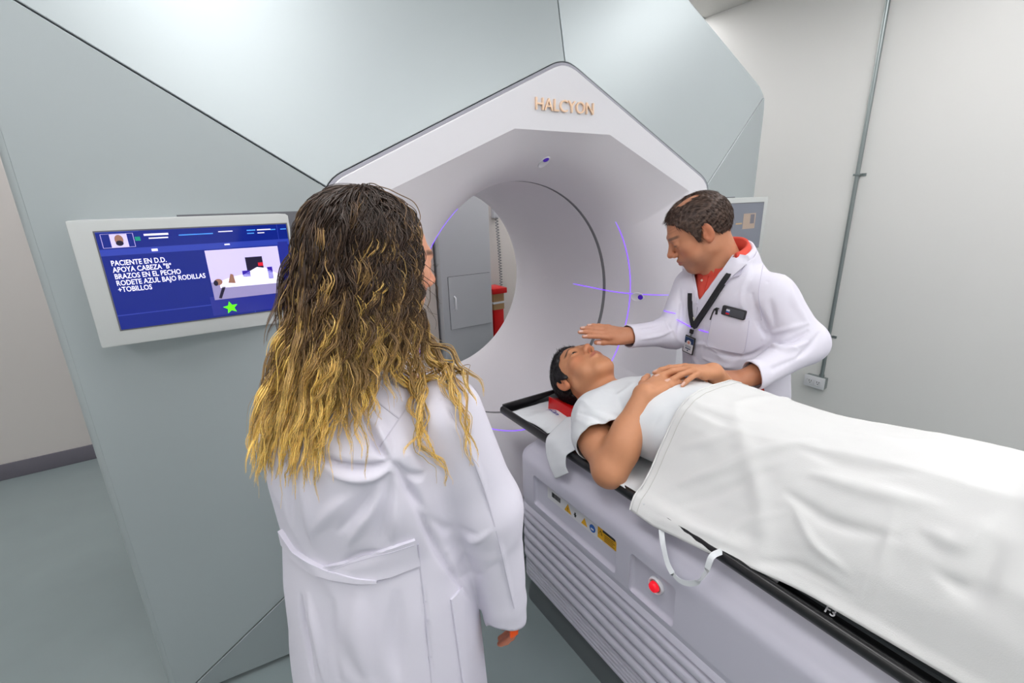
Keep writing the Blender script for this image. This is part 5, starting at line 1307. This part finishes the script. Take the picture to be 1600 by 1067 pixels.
el = np.radians(90*r.random(NL)**.75*.98); psi = faz+np.radians(np.where(el > .9, r.uniform(50, 310, NL), r.uniform(74, 290, NL)))
latv = np.cos(psi)*vr[0]+np.sin(psi)*vr[1]; length = np.interp(latv, [-1, -.3, .2, 1], [.34, .28, .19, .15])+r.uniform(-.09, .05, NL)+(r.random(NL) < .07)*.08
rootz = .03
guides = np.zeros((NL, NP, 3)); loc_dir = np.stack([np.cos(psi), np.sin(psi), 0*psi], 1)
s_ = np.linspace(0, 1, NP)
Rh = .098*WS; top = WO+np.array((0, 0, .03))-WR[1]*.018*WS
bias = -view                                            # the mass falls towards the back
for i in range(NL):
    d = loc_dir[i]; arc = Rh*el[i]; L = length[i]+arc*.6; vol = r.uniform(.002, .009 if latv[i] > .2 else .020)
    sd = s_*L; P = np.zeros((NP, 3))
    a = np.clip(el[i]-sd/(Rh+vol*.5), 0, None)            # elevation while on the skull
    on = sd < arc; rad = Rh+vol*np.clip(sd/.05, .25, 1)
    fall = np.clip(sd-arc, 0, None)
    spread = .10*fall*np.interp(abs(((psi[i]-faz+math.pi) % (2*math.pi))-math.pi), [0.9, 2, 3.1], [.9, 1.1, .8])+r.uniform(-.02, .10)*fall
    P = top+d[None]*(rad*np.cos(a)+spread)[:, None]+np.array((0, 0, 1))[None]*(rad*np.sin(a)*.98-fall*1.0)[:, None]
    # hair over the face side is swept back, ends gather on the left of the back
    lat = r.normal()*.02; P += vr[None]*(lat*fall/.3)[:, None]+(-vr[None]*(.05*np.clip((fall-.12)/.3, 0, 1))[:, None]*(1 if r.random() < .7 else -.35))
    fc = max(0, d@WR[1]); P -= WR[1][None]*(fc*(.05*np.clip(fall/.12, 0, 1)+.02))[:, None]
    guides[i] = P
# single long locks that stray over the back and the shoulders
extra = []
for (pl, cnt, jx) in [([(640, 440), (668, 540), (700, 590), (725, 650), (738, 725)], 3, 6), ([(610, 500), (650, 560), (672, 620), (655, 680), (692, 722), (706, 765)], 2, 4), ([(570, 490), (590, 570), (640, 598), (700, 590), (722, 640)], 2, 4), ([(600, 500), (640, 590), (658, 650), (640, 705)], 2, 5),
                      ([(545, 520), (535, 610), (508, 680), (495, 745)], 3, 8), ([(620, 470), (675, 550), (712, 585), (732, 640)], 5, 14), ([(628, 430), (648, 500), (666, 530), (676, 552)], 5, 8), ([(580, 520), (570, 590), (560, 650)], 3, 8),
                      ([(520, 380), (450, 520), (418, 620), (398, 735)], 9, 14), ([(530, 400), (465, 560), (432, 680), (418, 752)], 12, 18), ([(540, 400), (490, 580), (465, 690), (455, 760)], 10, 20), ([(530, 320), (490, 370), (455, 440), (435, 540)], 14, 10)]:
    for _ in range(cnt):
        ox = r.normal()*jx; oy = r.normal()*8; P = []; lastd = .82
        for t in np.linspace(0, len(pl)-1, NP):
            x_ = np.interp(t, range(len(pl)), [p[0] for p in pl])+ox*(.5+.5*t/(len(pl)-1)); y_ = np.interp(t, range(len(pl)), [p[1] for p in pl])+oy*t/(len(pl)-1)
            h, n__ = hit(bw2, x_, y_)
            dd = pray(x_, y_).normalized()
            if h is not None and (h-CAM).length < 1.25 and t > .8: lastd = lastd*.6+.4*((h-CAM).length-.014)
            elif t < .8: lastd = .80+.08*t/.8
            P.append(CAM+dd*lastd)
        extra.append([tuple(q) for q in P])
extra = np.array(extra)
for _ in range(4): extra[:, 1:-1] = (extra[:, :-2]+2*extra[:, 1:-1]+extra[:, 2:])/4
guides = np.concatenate([guides, extra]); NL = len(guides)
# keep every lock off the coat and the head
guides = push_out(guides, .005+.010*r.random((NL, 1)))
for _ in range(2): guides[:, 1:-1] = (guides[:, :-2]+2*guides[:, 1:-1]+guides[:, 2:])/4
def locks_to_mesh(guides, ns, wave, clump, rad, seed, zt):
    r = np.random.default_rng(seed); NL, NP, _ = guides.shape; L = np.cumsum(np.concatenate([np.zeros((NL, 1)), np.linalg.norm(np.diff(guides, axis=1), axis=2)], 1), 1)
    T = np.gradient(guides, axis=1); T /= np.maximum(np.linalg.norm(T, axis=2, keepdims=True), 1e-9)
    out_ = guides-top; out_[..., 2] *= .2; out_ -= T*(out_*T).sum(2, keepdims=True); out_ /= np.maximum(np.linalg.norm(out_, axis=2, keepdims=True), 1e-9); side = np.cross(T, out_)
    lam = r.uniform(.060, .115, (NL, 1)); ph = r.uniform(0, 6.28, (NL, 1)); am = wave*r.uniform(.6, 1.3, (NL, 1))*np.clip(L/.10, .25, 1)*np.clip(1.25-L/.6, .25, 1)
    W1 = guides+side*(am*np.sin(6.283*L/lam+ph))[..., None]+out_*(am*.6*np.cos(6.283*L/lam+ph*1.3))[..., None]
    t = np.linspace(0, 1, NP)[None]
    wid = clump*(.45+1.1*np.sin(np.pi*np.clip(t*.9+.08, 0, 1)))*(1-.55*t**3); allV = []; cols = []
    n = NL*ns; base = np.repeat(W1, ns, 0); u1 = r.normal(size=(n, 1))*.55; u2 = r.normal(size=(n, 1))*.55; wd = np.repeat(np.broadcast_to(wid, (NL, NP)), ns, 0)*np.repeat(r.uniform(.6, 1.5, (NL, 1)), ns, 0)
    S1 = np.repeat(side, ns, 0); O1 = np.repeat(out_, ns, 0); LL_ = np.repeat(L, ns, 0)
    ph2 = r.uniform(0, 6.28, (n, 1)); jit = .0018*np.sin(6.283*LL_/.03+ph2)
    P = base+S1*(u1*wd+jit)[..., None]+O1*(u2*wd*.8)[..., None]
    fly = (r.random((n, 1)) < .05)*r.normal(size=(n, 1))*.03; P += S1*(fly*t**2)[..., None]
    cut_ = r.uniform(.80, 1, (n, 1)); idx = (t*cut_)*(NP-1); i0 = np.clip(idx.astype(int), 0, NP-2); fr = (idx-i0)[..., None]; ar = np.arange(n)[:, None]; P = P[ar, i0]*(1-fr)+P[ar, i0+1]*fr
    Tn = np.gradient(P, axis=1); Tn /= np.maximum(np.linalg.norm(Tn, axis=2, keepdims=True), 1e-9)
    rr = (rad*r.uniform(.7, 1.3, (n, 1))*(1-.75*t**3))[..., None]; A = O1-Tn*(O1*Tn).sum(2, keepdims=True); A /= np.maximum(np.linalg.norm(A, axis=2, keepdims=True), 1e-9); B = np.cross(Tn, A)
    ring = np.stack([P+A*rr, P+(-.5*A+.866*B)*rr, P+(-.5*A-.866*B)*rr], 2); v = ring.reshape(-1, 3)
    bi = (np.arange(n)[:, None]*NP+np.arange(NP-1)[None])[..., None]*3; k = np.arange(3)
    f = np.stack([bi+k, bi+(k+1) % 3, bi+3+(k+1) % 3, bi+3+k], -1).reshape(-1, 4)
    # colour: dark roots, honey lengths, pale gold tips; some locks lightened early
    hl = np.where(r.random((NL, 1)) < .22, r.uniform(.08, .20, (NL, 1)), 0); hl = np.repeat(hl, ns, 0)
    z = P[..., 2]; x = (zt-z)/.115+hl/.115+np.repeat(r.normal(size=(NL, 1)), ns, 0)*.28+r.normal(size=(n, 1))*.18
    stops = np.array([-2.2, -.9, .0, .7, 1.5, 3]); cs = np.array([lin(c) for c in ((60, 46, 38), (74, 56, 45), (132, 102, 68), (206, 168, 104), (246, 208, 118), (252, 212, 112))])
    C_ = np.stack([np.interp(x, stops, cs[:, k]) for k in range(3)], -1)*(1+.28*r.normal(size=(n, 1, 1))).clip(.5, 1.6)
    return v, f, np.repeat(C_.reshape(-1, 3), 3, 0)
M_hair = mat('long_hair', (120, 90, 60), .42, vcol='Col', spec=.5)

inner = [ell(WP(0, -.018, .028), V3(.086, .106, .094)*WS, WR, .01), ell(WP(0, .005, .02), V3(.078, .078, .09)*WS, WR, .02), sec((WC[0]+.03, WC[1]-.01, 0), tuple(vr), tuple(-view), (0, 0, 1), [(1.26, -.015, .04, .05, .03), (1.33, -.005, .025, .068, .055), (1.42, .0, .01, .082, .082)], k=.03)]
v, f = build(inner, .005, 2); q = (v-WO)@WR.T/WS; kf = ~((q[:, 1] > .045-.6*np.clip(q[:, 2]-.04, 0, 1)) & (q[:, 2] < .075)); f = f[kf[f].all(1)]; v, f = compact(v, f)
n_ = normals(v, f); v = v+n_*(.003*wn(v*np.array([1, 1, .4]), 150, .9, 2))[:, None]
x = np.clip((1.36-v[:, 2])/.16, 0, 1)[:, None]; HB = fast_mesh('hair', v, f, M_hair); set_vcol(HB, np.array(lin((34, 25, 22)))*(1-x)+np.array(lin((120, 88, 54)))*x); keep(HB, WN)
v, f, c = locks_to_mesh(guides, 14, .0105, .0052, .00085, 5, 1.312)
o = fast_mesh('hair_strands', v, f, M_hair); set_vcol(o, c); o.parent = HB; o['kind'] = 'stuff'
#END
